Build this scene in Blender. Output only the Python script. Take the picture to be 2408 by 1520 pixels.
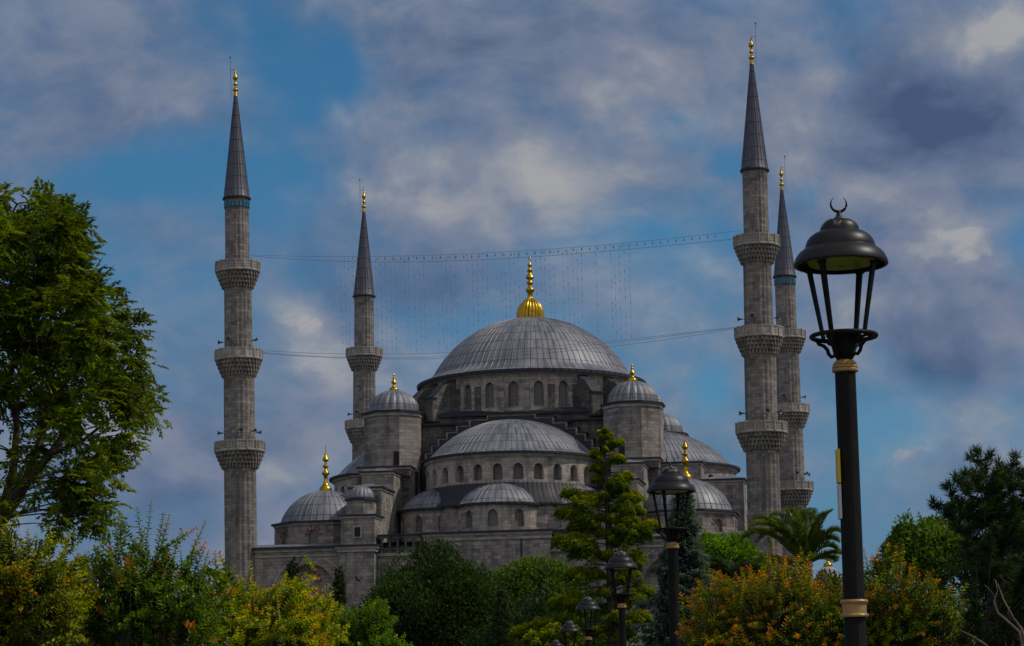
import bpy, math, random
import numpy as np
from mathutils import Vector, Matrix

for o in list(bpy.data.objects):
    bpy.data.objects.remove(o)
scene = bpy.context.scene
COL = scene.collection
PI = math.pi
rad = math.radians

# ------------------------------------------------------------------ camera
F_PX, PITCH, ROLL = 5500.0, 0.17564844, 0.01420888       # pixels of a 2408-wide picture
CAM = np.array([0.0, 0.0, 1.7])
_c, _s = math.cos(PITCH), math.sin(PITCH)
_fw = np.array([0, _c, _s]); _r0 = np.array([1.0, 0, 0]); _u0 = np.array([0, -_s, _c])
_rt = math.cos(ROLL) * _r0 - math.sin(ROLL) * _u0
_up = math.sin(ROLL) * _r0 + math.cos(ROLL) * _u0
cam_d = bpy.data.cameras.new("camera")
cam = bpy.data.objects.new("camera", cam_d)
COL.objects.link(cam)
cam_d.sensor_width = 36.0
cam_d.lens = 36.0 * F_PX / 2408.0
cam_d.clip_start = 0.1
cam_d.clip_end = 8000
cam.matrix_world = Matrix(((_rt[0], _up[0], -_fw[0], CAM[0]), (_rt[1], _up[1], -_fw[1], CAM[1]),
                           (_rt[2], _up[2], -_fw[2], CAM[2]), (0, 0, 0, 1)))
scene.camera = cam

# ------------------------------------------------------------------ light and exposure
SUN_AZ, SUN_EL = rad(92), rad(50)      # azimuth from +Y (view direction) towards +X (right)
SKY_STRENGTH = 0.085
SUN_STRENGTH = 2.8
scene.view_settings.view_transform = 'Standard'
scene.view_settings.look = 'None'
scene.view_settings.exposure = -0.35
scene.view_settings.gamma = 1.0
scene.view_settings.use_curve_mapping = False
scene.cycles.max_bounces = 6
scene.cycles.transparent_max_bounces = 8
sun_d = bpy.data.lights.new("sun", 'SUN')
sun_d.energy = SUN_STRENGTH
sun_d.angle = rad(0.6)
sun_d.color = (1.0, 0.93, 0.80)
sun = bpy.data.objects.new("sun", sun_d)
COL.objects.link(sun)
_sd = Vector((math.sin(SUN_AZ) * math.cos(SUN_EL), math.cos(SUN_AZ) * math.cos(SUN_EL), math.sin(SUN_EL)))
sun.rotation_euler = (-_sd).to_track_quat('-Z', 'Y').to_euler()
sun.location = (80, 60, 120)


def ray(u, v):
    return _fw + _rt * ((u - 1204.0) / F_PX) - _up * ((v - 760.0) / F_PX)


def at(u, v, y):
    """the point seen at (u, v) of the photograph, y metres ahead"""
    d = ray(u, v)
    p = CAM + d * (y / d[1])
    return np.array(p)


class NT:
    def __init__(s, tree):
        s.t = tree
        for n in list(tree.nodes):
            tree.nodes.remove(n)

    def n(s, kind, **kw):
        nd = s.t.nodes.new(kind)
        ins = kw.pop('i', {})
        for k, v in kw.items():
            setattr(nd, k, v)
        for k, v in ins.items():
            if hasattr(v, 'links'):
                s.t.links.new(v, nd.inputs[k])
            else:
                nd.inputs[k].default_value = v
        return nd

    def math(s, op, a, b=None, c=None, clamp=False):
        nd = s.t.nodes.new('ShaderNodeMath'); nd.operation = op; nd.use_clamp = clamp
        for k, v in enumerate((a, b, c)):
            if v is None: continue
            if hasattr(v, 'links'): s.t.links.new(v, nd.inputs[k])
            else: nd.inputs[k].default_value = v
        return nd.outputs[0]

    def vmath(s, op, a, b=None, out=0):
        nd = s.t.nodes.new('ShaderNodeVectorMath'); nd.operation = op
        for k, v in enumerate((a, b)):
            if v is None: continue
            if hasattr(v, 'links'): s.t.links.new(v, nd.inputs[k])
            else: nd.inputs[k].default_value = v
        return nd.outputs[out]

    def mix(s, f, a, b, blend='MIX'):
        nd = s.t.nodes.new('ShaderNodeMix'); nd.data_type = 'RGBA'; nd.blend_type = blend
        for k, v in ((0, f), (6, a), (7, b)):
            if hasattr(v, 'links'): s.t.links.new(v, nd.inputs[k])
            elif k == 0: nd.inputs[0].default_value = v
            else: nd.inputs[k].default_value = (v[0], v[1], v[2], 1.0)
        return nd.outputs[2]

    def ramp(s, f, lo, hi, a=0.0, b=1.0, smooth=True):
        nd = s.t.nodes.new('ShaderNodeMapRange')
        nd.interpolation_type = 'SMOOTHSTEP' if smooth else 'LINEAR'
        s.t.links.new(f, nd.inputs[0])
        for k, v in ((1, lo), (2, hi), (3, a), (4, b)):
            nd.inputs[k].default_value = v
        return nd.outputs[0]

    def noise(s, vec, scale, detail=4, rough=0.55, dist=0.0, out=0):
        nd = s.t.nodes.new('ShaderNodeTexNoise')
        if vec is not None: s.t.links.new(vec, nd.inputs['Vector'])
        nd.inputs['Scale'].default_value = scale
        nd.inputs['Detail'].default_value = detail
        nd.inputs['Roughness'].default_value = rough
        nd.inputs['Distortion'].default_value = dist
        return nd.outputs[out]

    def link(s, a, b): s.t.links.new(a, b)


# ------------------------------------------------------------------ sky: Nishita plus clouds, fixed by direction
def build_world():
    w = bpy.data.worlds.new("World"); scene.world = w; w.use_nodes = True
    t = NT(w.node_tree)
    sky = t.n('ShaderNodeTexSky', sky_type='NISHITA')
    sky.sun_disc = False
    sky.sun_elevation = SUN_EL
    sky.sun_rotation = SUN_AZ
    sky.altitude = 50; sky.air_density = 1.0; sky.dust_density = 0.6; sky.ozone_density = 2.0
    d = t.n('ShaderNodeTexCoord').outputs['Generated']
    warp = t.noise(d, 8.0, 3, 0.5, out=1)
    warp = t.vmath('MULTIPLY', t.vmath('SUBTRACT', warp, (0.5, 0.5, 0.5)), (0.065, 0.065, 0.05))
    dw = t.vmath('ADD', d, warp)
    stretch = t.vmath('MULTIPLY', dw, (1.0, 1.0, 1.45))
    def height(vec):
        a = t.noise(vec, 16.0, 8, 0.545)
        b = t.noise(vec, 42.0, 6, 0.55)
        return a, b
    n1 = t.noise(stretch, 6.5, 8, 0.54)
    n2, fine = height(stretch)
    n2s, fines = height(t.vmath('ADD', stretch, (0.009, -0.004, 0.014)))      # a step towards the sun: lit and shaded sides
    relief = t.math('ADD', t.math('MULTIPLY', t.math('SUBTRACT', n2, n2s), 1.2), t.math('MULTIPLY', t.math('SUBTRACT', fine, fines), 0.35))
    n3 = t.noise(t.vmath('ADD', stretch, (3.1, 1.7, 0.4)), 9.0, 7, 0.56)
    # cover (+ cloud, - blue) and tone (+ bright, - dark) adjustments in places of this sky
    def blob(u, v, ru, rv, amp):
        r = ray(u, v); r = r / np.linalg.norm(r)
        q = t.vmath('MULTIPLY', t.vmath('SUBTRACT', dw, tuple(r)), (F_PX / ru, F_PX / ru, F_PX / rv))
        l = t.vmath('LENGTH', q, out=1)
        return t.math('MULTIPLY', t.ramp(l, 0.0, 1.0, 1.0, 0.0), amp)
    def total(lst):
        acc = None
        for a in lst:
            b = blob(*a)
            acc = b if acc is None else t.math('ADD', acc, b)
        return acc
    cover = total(COVER)
    tone = total(TONE)
    cumulus = total(CUMULUS)
    back = t.ramp(t.n('ShaderNodeSeparateXYZ', i={0: d}).outputs[1], 0.45, -0.5)       # the sunlit half of the sky, opposite
    dens = t.math('ADD', t.math('MULTIPLY', n1, 0.80), t.math('MULTIPLY', n2, 0.55))
    dens = t.math('ADD', dens, t.math('MULTIPLY', fine, 0.18))
    dens = t.math('ADD', t.math('ADD', t.math('ADD', dens, 0.035), cover), t.math('MULTIPLY', back, 0.22))
    mask = t.ramp(dens, 0.50, 1.0)
    bright = t.math('ADD', t.math('MULTIPLY', t.math('SUBTRACT', n3, 0.5), 1.0), t.math('MULTIPLY', t.math('SUBTRACT', n2, 0.5), 0.8))
    bright = t.math('ADD', bright, t.math('MULTIPLY', relief, 1.05))
    bright = t.math('ADD', t.math('ADD', bright, tone), 0.44)
    bright = t.math('ADD', bright, t.math('MULTIPLY', back, 0.3))
    def cloud_ramp(f):
        ccol = t.n('ShaderNodeValToRGB')
        t.link(t.math('DIVIDE', t.math('ADD', f, 0.18), 1.18), ccol.inputs[0])
        cr = ccol.color_ramp
        cr.elements[0].position = 0.0; cr.elements[0].color = CLOUD[0] + (1,)
        cr.elements[1].position = 1.0; cr.elements[1].color = CLOUD[-1] + (1,)
        for p, c in zip((0.40, 0.68), CLOUD[1:3]):
            e = cr.elements.new(p); e.color = c + (1,)
        return ccol.outputs[0]
    skyc = t.mix(1.0, sky.outputs[0], SKY_TINT, 'MULTIPLY')
    low = t.ramp(t.n('ShaderNodeSeparateXYZ', i={0: d}).outputs[2], 0.17, 0.03, 0.0, 0.75)
    skyc = t.mix(low, skyc, (1.45, 2.7, 4.9))
    soft = cloud_ramp(bright)
    sunlit = t.mix(back, soft, t.mix(1.0, soft, (1.72, 1.62, 1.52), 'MULTIPLY'))
    col = t.mix(mask, skyc, sunlit)
    # crisper heaps in front of the sheet
    cd = t.math('ADD', t.math('ADD', t.math('MULTIPLY', n2, 0.75), t.math('MULTIPLY', fine, 0.40)), cumulus)
    cmask = t.math('MULTIPLY', t.ramp(cd, 0.80, 0.89), 0.92)
    cb = t.math('ADD', t.math('ADD', t.math('MULTIPLY', relief, 1.9), t.math('MULTIPLY', t.math('SUBTRACT', cd, 0.8), 0.9)), 0.60)
    col = t.mix(cmask, col, cloud_ramp(t.math('ADD', cb, t.math('MULTIPLY', tone, 0.5))))
    bg = t.n('ShaderNodeBackground', i={'Strength': SKY_STRENGTH})
    t.link(col, bg.inputs[0])
    out = t.n('ShaderNodeOutputWorld')
    t.link(bg.outputs[0], out.inputs[0])


SKY_TINT = (0.36, 0.86, 1.09)
CLOUD = [(0.9, 1.45, 2.9), (1.9, 2.6, 4.15), (3.05, 3.55, 4.75), (5.3, 5.4, 5.7)]
COVER = [(690, 190, 280, 200, -0.38), (600, 60, 110, 130, -0.2), (560, 430, 320, 150, -0.26), (330, 400, 220, 130, -0.26), (820, 130, 160, 150, -0.2), (1640, 930, 140, 130, -0.26),
         (2140, 1050, 220, 130, -0.10), (1250, 440, 430, 230, 0.24), (150, 110, 380, 230, 0.14), (2230, 260, 420, 330, 0.34),
         (1350, 110, 500, 200, 0.22), (720, 760, 300, 220, 0.24), (690, 1020, 300, 160, 0.16), (150, 310, 260, 120, 0.12),
         (1560, 300, 110, 80, -0.24), (1690, 360, 130, 90, -0.22), (1900, 420, 120, 70, -0.20), (1480, 560, 170, 70, -0.16), (2250, 700, 300, 260, 0.26), (470, 850, 260, 300, 0.10), (1000, 620, 250, 120, 0.12), (1250, 680, 300, 100, 0.14),
         (640, 380, 80, 60, -0.12)]
TONE = [(1300, 450, 300, 170, 0.36), (2210, 250, 350, 200, -0.62), (2350, 80, 190, 120, 0.5), (1930, 130, 120, 130, 0.25),
        (700, 725, 180, 115, 0.62), (760, 820, 140, 80, 0.42), (2260, 600, 260, 120, 0.46), (2280, 850, 280, 150, -0.36),
        (1180, 130, 420, 170, -0.12), (120, 120, 340, 200, -0.06), (480, 980, 220, 320, -0.22), (1720, 170, 140, 140, 0.12),
        (2140, 1070, 150, 60, 0.25), (690, 1090, 220, 70, 0.2), (1640, 720, 260, 160, -0.08), (60, 480, 300, 160, -0.08), (1060, 660, 260, 70, -0.2)]
CUMULUS = [(700, 735, 210, 140, 0.44), (770, 850, 170, 80, 0.32), (2350, 70, 180, 110, 0.42), (1980, 110, 110, 110, 0.28), (2280, 600, 240, 120, 0.37), (2140, 1080, 130, 50, 0.26),
           (690, 1090, 230, 70, 0.22), (1690, 935, 110, 70, 0.22), (480, 640, 120, 80, 0.14), (1330, 400, 260, 120, 0.16)]
build_world()


# ------------------------------------------------------------------ materials
def new_mat(name):
    m = bpy.data.materials.new(name); m.use_nodes = True
    t = NT(m.node_tree)
    p = t.n('ShaderNodeBsdfPrincipled'); o = t.n('ShaderNodeOutputMaterial')
    t.link(p.outputs[0], o.inputs[0])
    return m, t, p, o


def stone_mat(name, c1, c2, bw=0.95, bh=0.46, stain=0.5):
    m, t, p, o = new_mat(name)
    tc = t.n('ShaderNodeTexCoord'); uv = tc.outputs['UV']; ob = tc.outputs['Object']
    br = t.n('ShaderNodeTexBrick', i={'Vector': uv, 'Scale': 1.0, 'Mortar Size': 0.02, 'Mortar Smooth': 0.3, 'Bias': -0.25,
                                     'Brick Width': bw, 'Row Height': bh, 'Color1': c1 + (1,), 'Color2': c2 + (1,),
                                     'Mortar': (c2[0] * .62, c2[1] * .6, c2[2] * .6, 1)})
    sep = t.n('ShaderNodeSeparateXYZ', i={0: uv})
    row = t.math('FLOOR', t.math('DIVIDE', sep.outputs[1], bh))
    cx = t.math('FLOOR', t.math('DIVIDE', t.math('ADD', sep.outputs[0], t.math('MULTIPLY', t.math('MODULO', row, 2.0), bw / 2)), bw * 1.0))
    cell = t.n('ShaderNodeCombineXYZ', i={0: cx, 1: row})
    wn = t.n('ShaderNodeTexWhiteNoise', i={'Vector': cell.outputs[0]})
    big = t.noise(ob, 0.22, 5, 0.6)
    mid = t.noise(ob, 0.75, 4, 0.6)
    rown = t.n('ShaderNodeTexWhiteNoise', noise_dimensions='1D', i={'W': row})
    # repaired and weathered blocks: darker, bluish marble ones gather in patches
    k = t.math('ADD', t.math('MULTIPLY', wn.outputs[0], 0.34), t.math('ADD', t.math('MULTIPLY', big, 0.75), t.math('MULTIPLY', mid, 0.45)))
    col = t.mix(t.math('MULTIPLY', t.ramp(k, 0.78, 1.02), 0.8), br.outputs[0], (c2[0] * .62, c2[1] * .64, c2[2] * .72))
    col = t.mix(t.math('MULTIPLY', t.ramp(k, 0.72, 0.50), 0.6), col, (c1[0] * 1.18, c1[1] * 1.14, c1[2] * 1.08))
    streak = t.noise(t.vmath('MULTIPLY', ob, (1.0, 1.0, 0.10)), 0.9, 5, 0.62)
    col = t.mix(t.math('MULTIPLY', t.ramp(streak, 0.48, 0.66), stain), col, (0.040, 0.038, 0.040))
    col = t.mix(1.0, col, t.mix(rown.outputs[0], (0.86, 0.86, 0.87), (1.12, 1.11, 1.09)), 'MULTIPLY')
    grime = t.noise(ob, 0.5, 6, 0.7)
    col = t.mix(t.math('MULTIPLY', t.ramp(grime, 0.50, 0.66), stain), col, (0.050, 0.047, 0.050))
    t.link(col, p.inputs['Base Color'])
    p.inputs['Roughness'].default_value = 0.88
    h = t.math('ADD', t.math('MULTIPLY', br.outputs[1], -0.5), t.math('MULTIPLY', t.noise(ob, 5.0, 4, 0.6), 0.6))
    bp = t.n('ShaderNodeBump', i={'Strength': 0.55, 'Distance': 0.06, 'Height': h})
    t.link(bp.outputs[0], p.inputs['Normal'])
    return m


def lead_mat(name, base, rough=0.42, metal=0.5):
    m, t, p, o = new_mat(name)
    tc = t.n('ShaderNodeTexCoord'); uv = tc.outputs['UV']; ob = tc.outputs['Object']
    sep = t.n('ShaderNodeSeparateXYZ', i={0: uv})
    cell = t.n('ShaderNodeCombineXYZ', i={0: t.math('FLOOR', sep.outputs[0]), 1: t.math('FLOOR', sep.outputs[1])})
    wn = t.n('ShaderNodeTexWhiteNoise', i={'Vector': cell.outputs[0]})
    fv = t.math('FRACT', sep.outputs[1])
    seam = t.ramp(fv, 0.0, 0.10, 1.0, 0.0)
    cl = t.noise(ob, 0.35, 5, 0.6)
    k = t.math('ADD', t.math('MULTIPLY', wn.outputs[0], 0.62), t.math('MULTIPLY', cl, 0.7))
    col = t.mix(t.ramp(k, 0.28, 1.05, smooth=False), tuple(b * 0.68 for b in base), tuple(b * 1.28 for b in base))
    stain = t.noise(ob, 1.6, 5, 0.65)
    col = t.mix(t.math('MULTIPLY', t.ramp(stain, 0.52, 0.72), 0.35), col, (base[0] * 1.3, base[1] * 1.22, base[2] * 1.12))
    col = t.mix(t.math('MULTIPLY', seam, 0.8), col, (0.02, 0.02, 0.025))
    fu = t.math('ABSOLUTE', t.math('SUBTRACT', t.math('FRACT', sep.outputs[0]), 0.5))       # seam shadow and grime painted along the standing seams
    seam_shade_dirt = t.math('MULTIPLY', t.ramp(fu, 0.06, 0.10), t.ramp(fu, 0.18, 0.12))
    dn = t.noise(t.vmath('MULTIPLY', ob, (1, 1, .35)), 0.8, 4, 0.6)
    col = t.mix(t.math('MULTIPLY', seam_shade_dirt, t.ramp(dn, 0.38, 0.62, 0.15, 0.85)), col, (0.022, 0.023, 0.030))
    t.link(col, p.inputs['Base Color'])
    p.inputs['Metallic'].default_value = metal
    r = t.math('ADD', t.math('MULTIPLY', wn.outputs[0], 0.22), rough - 0.1)
    t.link(t.math('ADD', r, t.math('MULTIPLY', cl, 0.12)), p.inputs['Roughness'])
    bp = t.n('ShaderNodeBump', i={'Strength': 0.35, 'Distance': 0.05, 'Height': t.math('SUBTRACT', t.noise(ob, 2.2, 3, 0.5), seam)})
    t.link(bp.outputs[0], p.inputs['Normal'])
    return m


def plain_mat(name, col, rough=0.6, metal=0.0, var=0.25, scale=4.0, bump=0.0, spec=0.5):
    m, t, p, o = new_mat(name)
    ob = t.n('ShaderNodeTexCoord').outputs['Object']
    n = t.noise(ob, scale, 5, 0.6)
    c = t.mix(t.ramp(n, 0.3, 0.7), tuple(x * (1 - var) for x in col), tuple(min(1, x * (1 + var)) for x in col))
    t.link(c, p.inputs['Base Color'])
    p.inputs['Metallic'].default_value = metal
    p.inputs['Specular IOR Level'].default_value = spec
    t.link(t.math('ADD', t.math('MULTIPLY', n, 0.2), rough - 0.1), p.inputs['Roughness'])
    if bump:
        bp = t.n('ShaderNodeBump', i={'Strength': bump, 'Distance': 0.02, 'Height': t.noise(ob, scale * 6, 4, 0.6)})
        t.link(bp.outputs[0], p.inputs['Normal'])
    return m


def grille_mat():
    m, t, p, o = new_mat("window_grille")
    uv = t.n('ShaderNodeTexCoord').outputs['UV']
    v = t.n('ShaderNodeTexVoronoi', feature='F1', i={'Vector': uv, 'Scale': 3.6, 'Randomness': 0.12})
    hole = t.ramp(v.outputs['Distance'], 0.30, 0.40)
    col = t.mix(hole, (0.005, 0.006, 0.009), (0.19, 0.18, 0.165))
    t.link(col, p.inputs['Base Color'])
    t.link(t.ramp(hole, 0, 1, 0.15, 0.8), p.inputs['Roughness'])
    return m


def leaf_mat(name, trans=0.35, rough=0.42, spec=0.5):
    m, t, p, o = new_mat(name)
    a = t.n('ShaderNodeAttribute', attribute_name='tint')
    geo = t.n('ShaderNodeNewGeometry')
    hs = t.n('ShaderNodeHueSaturation', i={'Color': a.outputs['Color'], 'Saturation': 1.08})
    t.link(t.math('ADD', t.math('MULTIPLY', geo.outputs['Random Per Island'], 0.7), 0.65), hs.inputs['Value'])
    t.link(hs.outputs[0], p.inputs['Base Color'])
    p.inputs['Roughness'].default_value = rough
    p.inputs['Specular IOR Level'].default_value = spec
    tr = t.n('ShaderNodeBsdfTranslucent', i={'Color': t.mix(1.0, hs.outputs[0], (1.75, 1.65, 0.45), 'MULTIPLY')})
    mx = t.n('ShaderNodeMixShader', i={0: trans, 1: p.outputs[0], 2: tr.outputs[0]})
    t.link(mx.outputs[0], o.inputs[0])
    return m


STONE = stone_mat("stone_ashlar", (0.305, 0.268, 0.235), (0.185, 0.168, 0.162), 0.85, 0.42)
STONE_PALE = stone_mat("stone_pale", (0.40, 0.352, 0.30), (0.29, 0.26, 0.238), 0.9, 0.4, stain=0.45)
STONE_DARK = stone_mat("stone_weathered", (0.15, 0.135, 0.122), (0.075, 0.071, 0.069), stain=0.8)
STONE_MIN = stone_mat("stone_minaret", (0.27, 0.238, 0.213), (0.16, 0.146, 0.142), bw=0.85, bh=0.40, stain=0.5)
TRIM = plain_mat("stone_trim", (0.30, 0.27, 0.24), 0.85, var=0.3, scale=0.8, bump=0.3)
LEAD = lead_mat("lead_sheet", (0.195, 0.198, 0.222), 0.50, 0.38)
LEAD_SHADED = lead_mat("shaded_skirt_lead", (0.028, 0.029, 0.040), 0.6, 0.2)  # same lead, with the skirt roofs' shade put into the colour
LEAD_DARK = lead_mat("shaded_lead_edge", (0.020, 0.022, 0.033), 0.6, 0.15)  # eave and upper roof lead, its shade painted in as a near-black tone
LEAD_MIN = lead_mat("lead_spire", (0.095, 0.097, 0.125), 0.5, 0.35)
GOLD = plain_mat("gilded_copper", (0.44, 0.275, 0.03), 0.36, 1.0, var=0.3, scale=1.3, bump=.15)
GRILLE = grille_mat()
RED = plain_mat("red_voussoir", (0.19, 0.055, 0.04), 0.85, var=0.3, scale=2)
BLUE = plain_mat("turquoise_tile", (0.015, 0.13, 0.21), 0.35, var=0.3, scale=2)
DARK = plain_mat("dark_opening", (0.012, 0.012, 0.014), 0.9)
IRON = plain_mat("painted_iron", (0.006, 0.0048, 0.0045), 0.55, 0.0, var=0.3, scale=9, bump=0.12, spec=0.14)
HORN = plain_mat("grey_horn", (0.10, 0.10, 0.11), 0.5, 0.2)
WIRE = plain_mat("grey_wire", (0.16, 0.16, 0.17), 0.6)
BARK = plain_mat("bark", (0.045, 0.034, 0.026), 0.9, var=0.5, scale=7, bump=0.8)
BARK_GREY = plain_mat("grey_bark", (0.16, 0.12, 0.09), 0.9, var=0.4, scale=9, bump=0.8)
LEAF = leaf_mat("leaf", 0.45, 0.5, 0.3)
LEAF_GLOSS = leaf_mat("glossy_leaf", 0.5, 0.30, 0.17)
NEEDLE = leaf_mat("needle", 0.35, 0.6, 0.2)


# ------------------------------------------------------------------ mesh building
class MB:
    def __init__(s, M=None):
        s.v = []; s.f = []; s.m = []; s.uv = []; s.mats = []; s.M = M or Matrix.Identity(4)

    def mi(s, mat):
        if mat not in s.mats: s.mats.append(mat)
        return s.mats.index(mat)

    def pt(s, p):
        q = s.M @ Vector(p)
        s.v.append((q.x, q.y, q.z)); return len(s.v) - 1

    def face(s, idx, mat, uvs):
        s.f.append(tuple(idx)); s.m.append(s.mi(mat)); s.uv.append(uvs)

    def poly(s, pts, mat, uvs=None):
        if uvs is None:
            a, b, c = (Vector(pts[0]), Vector(pts[1]), Vector(pts[2]))
            n = (b - a).cross(c - a)
            n = n.normalized() if n.length > 1e-9 else Vector((0, 0, 1))
            if abs(n.z) > 0.75: uvs = [(p[0], p[1]) for p in pts]
            elif abs(n.x) > abs(n.y): uvs = [(p[1], p[2]) for p in pts]
            else: uvs = [(p[0], p[2]) for p in pts]
        s.face([s.pt(p) for p in pts], mat, uvs)

    def box(s, x0, x1, y0, y1, z0, z1, mat, top=None, bottom=True):
        top = top or mat
        s.poly([(x0, y0, z0), (x1, y0, z0), (x1, y0, z1), (x0, y0, z1)], mat)
        s.poly([(x1, y1, z0), (x0, y1, z0), (x0, y1, z1), (x1, y1, z1)], mat)
        s.poly([(x0, y1, z0), (x0, y0, z0), (x0, y0, z1), (x0, y1, z1)], mat)
        s.poly([(x1, y0, z0), (x1, y1, z0), (x1, y1, z1), (x1, y0, z1)], mat)
        s.poly([(x0, y0, z1), (x1, y0, z1), (x1, y1, z1), (x0, y1, z1)], top)
        if bottom: s.poly([(x0, y1, z0), (x1, y1, z0), (x1, y0, z0), (x0, y0, z0)], mat)

    def prism(s, prof, h0, h1, axis, mat, capmat=None):
        """prof: 2D outline (counter-clockwise), extruded from h0 to h1 along axis 'y' (prof = x,z) or 'z' (prof = x,y)"""
        P = (lambda a, h: (a[0], h, a[1])) if axis == 'y' else (lambda a, h: (a[0], a[1], h))
        n = len(prof); cap = capmat or mat
        A = [P(a, h0) for a in prof]; B = [P(a, h1) for a in prof]
        if axis == 'y':
            s.poly(A, cap); s.poly(B[::-1], cap)
        else:
            s.poly(A[::-1], cap); s.poly(B, cap)
        for i in range(n):
            j = (i + 1) % n
            q = [A[i], B[i], B[j], A[j]] if axis == 'y' else [A[i], A[j], B[j], B[i]]
            s.poly(q, mat)

    def lathe(s, prof, n, mat, rf=None, a0=0.0, a1=2 * PI, cx=0, cy=0, useam=None, vscale=1.0, angs=None):
        """prof: list of (r, z[, mat]); rf(r, z, i, ang) alters the radius"""
        full = abs((a1 - a0) - 2 * PI) < 1e-6
        if angs is None:
            angs = [a0 + (a1 - a0) * i / n for i in range(n if full else n + 1)]
        na = len(angs); rows = []; vl = 0; vs = []
        for k, pr in enumerate(prof):
            r, z = pr[0], pr[1]
            if k: vl += math.hypot(r - prof[k - 1][0], z - prof[k - 1][1])
            vs.append(vl)
            rows.append([s.pt((cx + (rf(r, z, i, a) if rf else r) * math.sin(a), cy - (rf(r, z, i, a) if rf else r) * math.cos(a), z))
                         for i, a in enumerate(angs)])
        R = max(p[0] for p in prof)
        for k in range(len(prof) - 1):
            mt = prof[k][2] if len(prof[k]) > 2 else mat
            for i in range(na if full else na - 1):
                j = (i + 1) % na
                aj = angs[j] + (2 * PI if j < i else 0)
                if useam: u0, u1 = angs[i] / (2 * PI) * useam, aj / (2 * PI) * useam
                else: u0, u1 = angs[i] * R, aj * R
                s.face((rows[k][i], rows[k][j], rows[k + 1][j], rows[k + 1][i]), mt,
                       [(u0, vs[k] * vscale), (u1, vs[k] * vscale), (u1, vs[k + 1] * vscale), (u0, vs[k + 1] * vscale)])

    def tube(s, pts, radii, n, mat, cap=True):
        rows = []
        for i, p in enumerate(pts):
            p = Vector(p)
            d = (Vector(pts[min(i + 1, len(pts) - 1)]) - Vector(pts[max(i - 1, 0)])).normalized()
            a = d.cross(Vector((0.31, 0.17, 0.93)) if abs(d.z) < 0.9 else Vector((1, 0.2, 0))).normalized()
            b = d.cross(a)
            r = radii[i] if hasattr(radii, '__len__') else radii
            rows.append([s.pt(p + (a * math.cos(2 * PI * k / n) + b * math.sin(2 * PI * k / n)) * r) for k in range(n)])
        for i in range(len(rows) - 1):
            for k in range(n):
                l = (k + 1) % n
                s.face((rows[i][k], rows[i + 1][k], rows[i + 1][l], rows[i][l]), mat, [(0, 0), (1, 0), (1, 1), (0, 1)])
        if cap:
            s.face(rows[-1][::-1], mat, [(0, 0)] * n)
            s.face(rows[0], mat, [(0, 0)] * n)

    def build(s, name, parent=None, sharp=35, off=(0, 0, 0)):
        me = bpy.data.meshes.new(name)
        v = [(a - off[0], b - off[1], c - off[2]) for a, b, c in s.v]
        me.from_pydata(v, [], s.f)
        for m in s.mats: me.materials.append(m)
        me.polygons.foreach_set('material_index', s.m)
        uvl = me.uv_layers.new(name='UVMap')
        flat = [c for f in s.uv for q in f for c in q]
        uvl.data.foreach_set('uv', flat)
        me.polygons.foreach_set('use_smooth', [True] * len(s.f))
        me.update()
        if sharp is not None: me.set_sharp_from_angle(angle=rad(sharp))
        return link(name, me, parent)


def link(name, me, parent=None):
    o = bpy.data.objects.new(name, me); COL.objects.link(o)
    if parent is not None: o.parent = parent
    return o


def empty(name, loc, rz=0.0):
    o = bpy.data.objects.new(name, None); COL.objects.link(o)
    o.location = loc; o.rotation_euler = (0, 0, rz); o.empty_display_size = 0.5
    return o


def tag(o, label=None, cat=None, group=None, kind=None):
    if label: o['label'] = label
    if cat: o['category'] = cat
    if group: o['group'] = group
    if kind: o['kind'] = kind
    return o


def copy_tree(o, parent=None):
    c = o.copy(); COL.objects.link(c)
    if parent is not None:
        c.parent = parent; c.matrix_parent_inverse = o.matrix_parent_inverse
    for ch in list(o.children): copy_tree(ch, c)
    return c


# ------------------------------------------------------------------ ground
def sstep(a, b, x):
    t = min(1.0, max(0.0, (x - a) / (b - a))); return t * t * (3 - 2 * t)


ZB = 13.0            # terrace the mosque stands on


def ground_z(x, y):
    return ZB * sstep(120, 235, y) - ZB * sstep(380, 700, y) * 0.9


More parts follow.
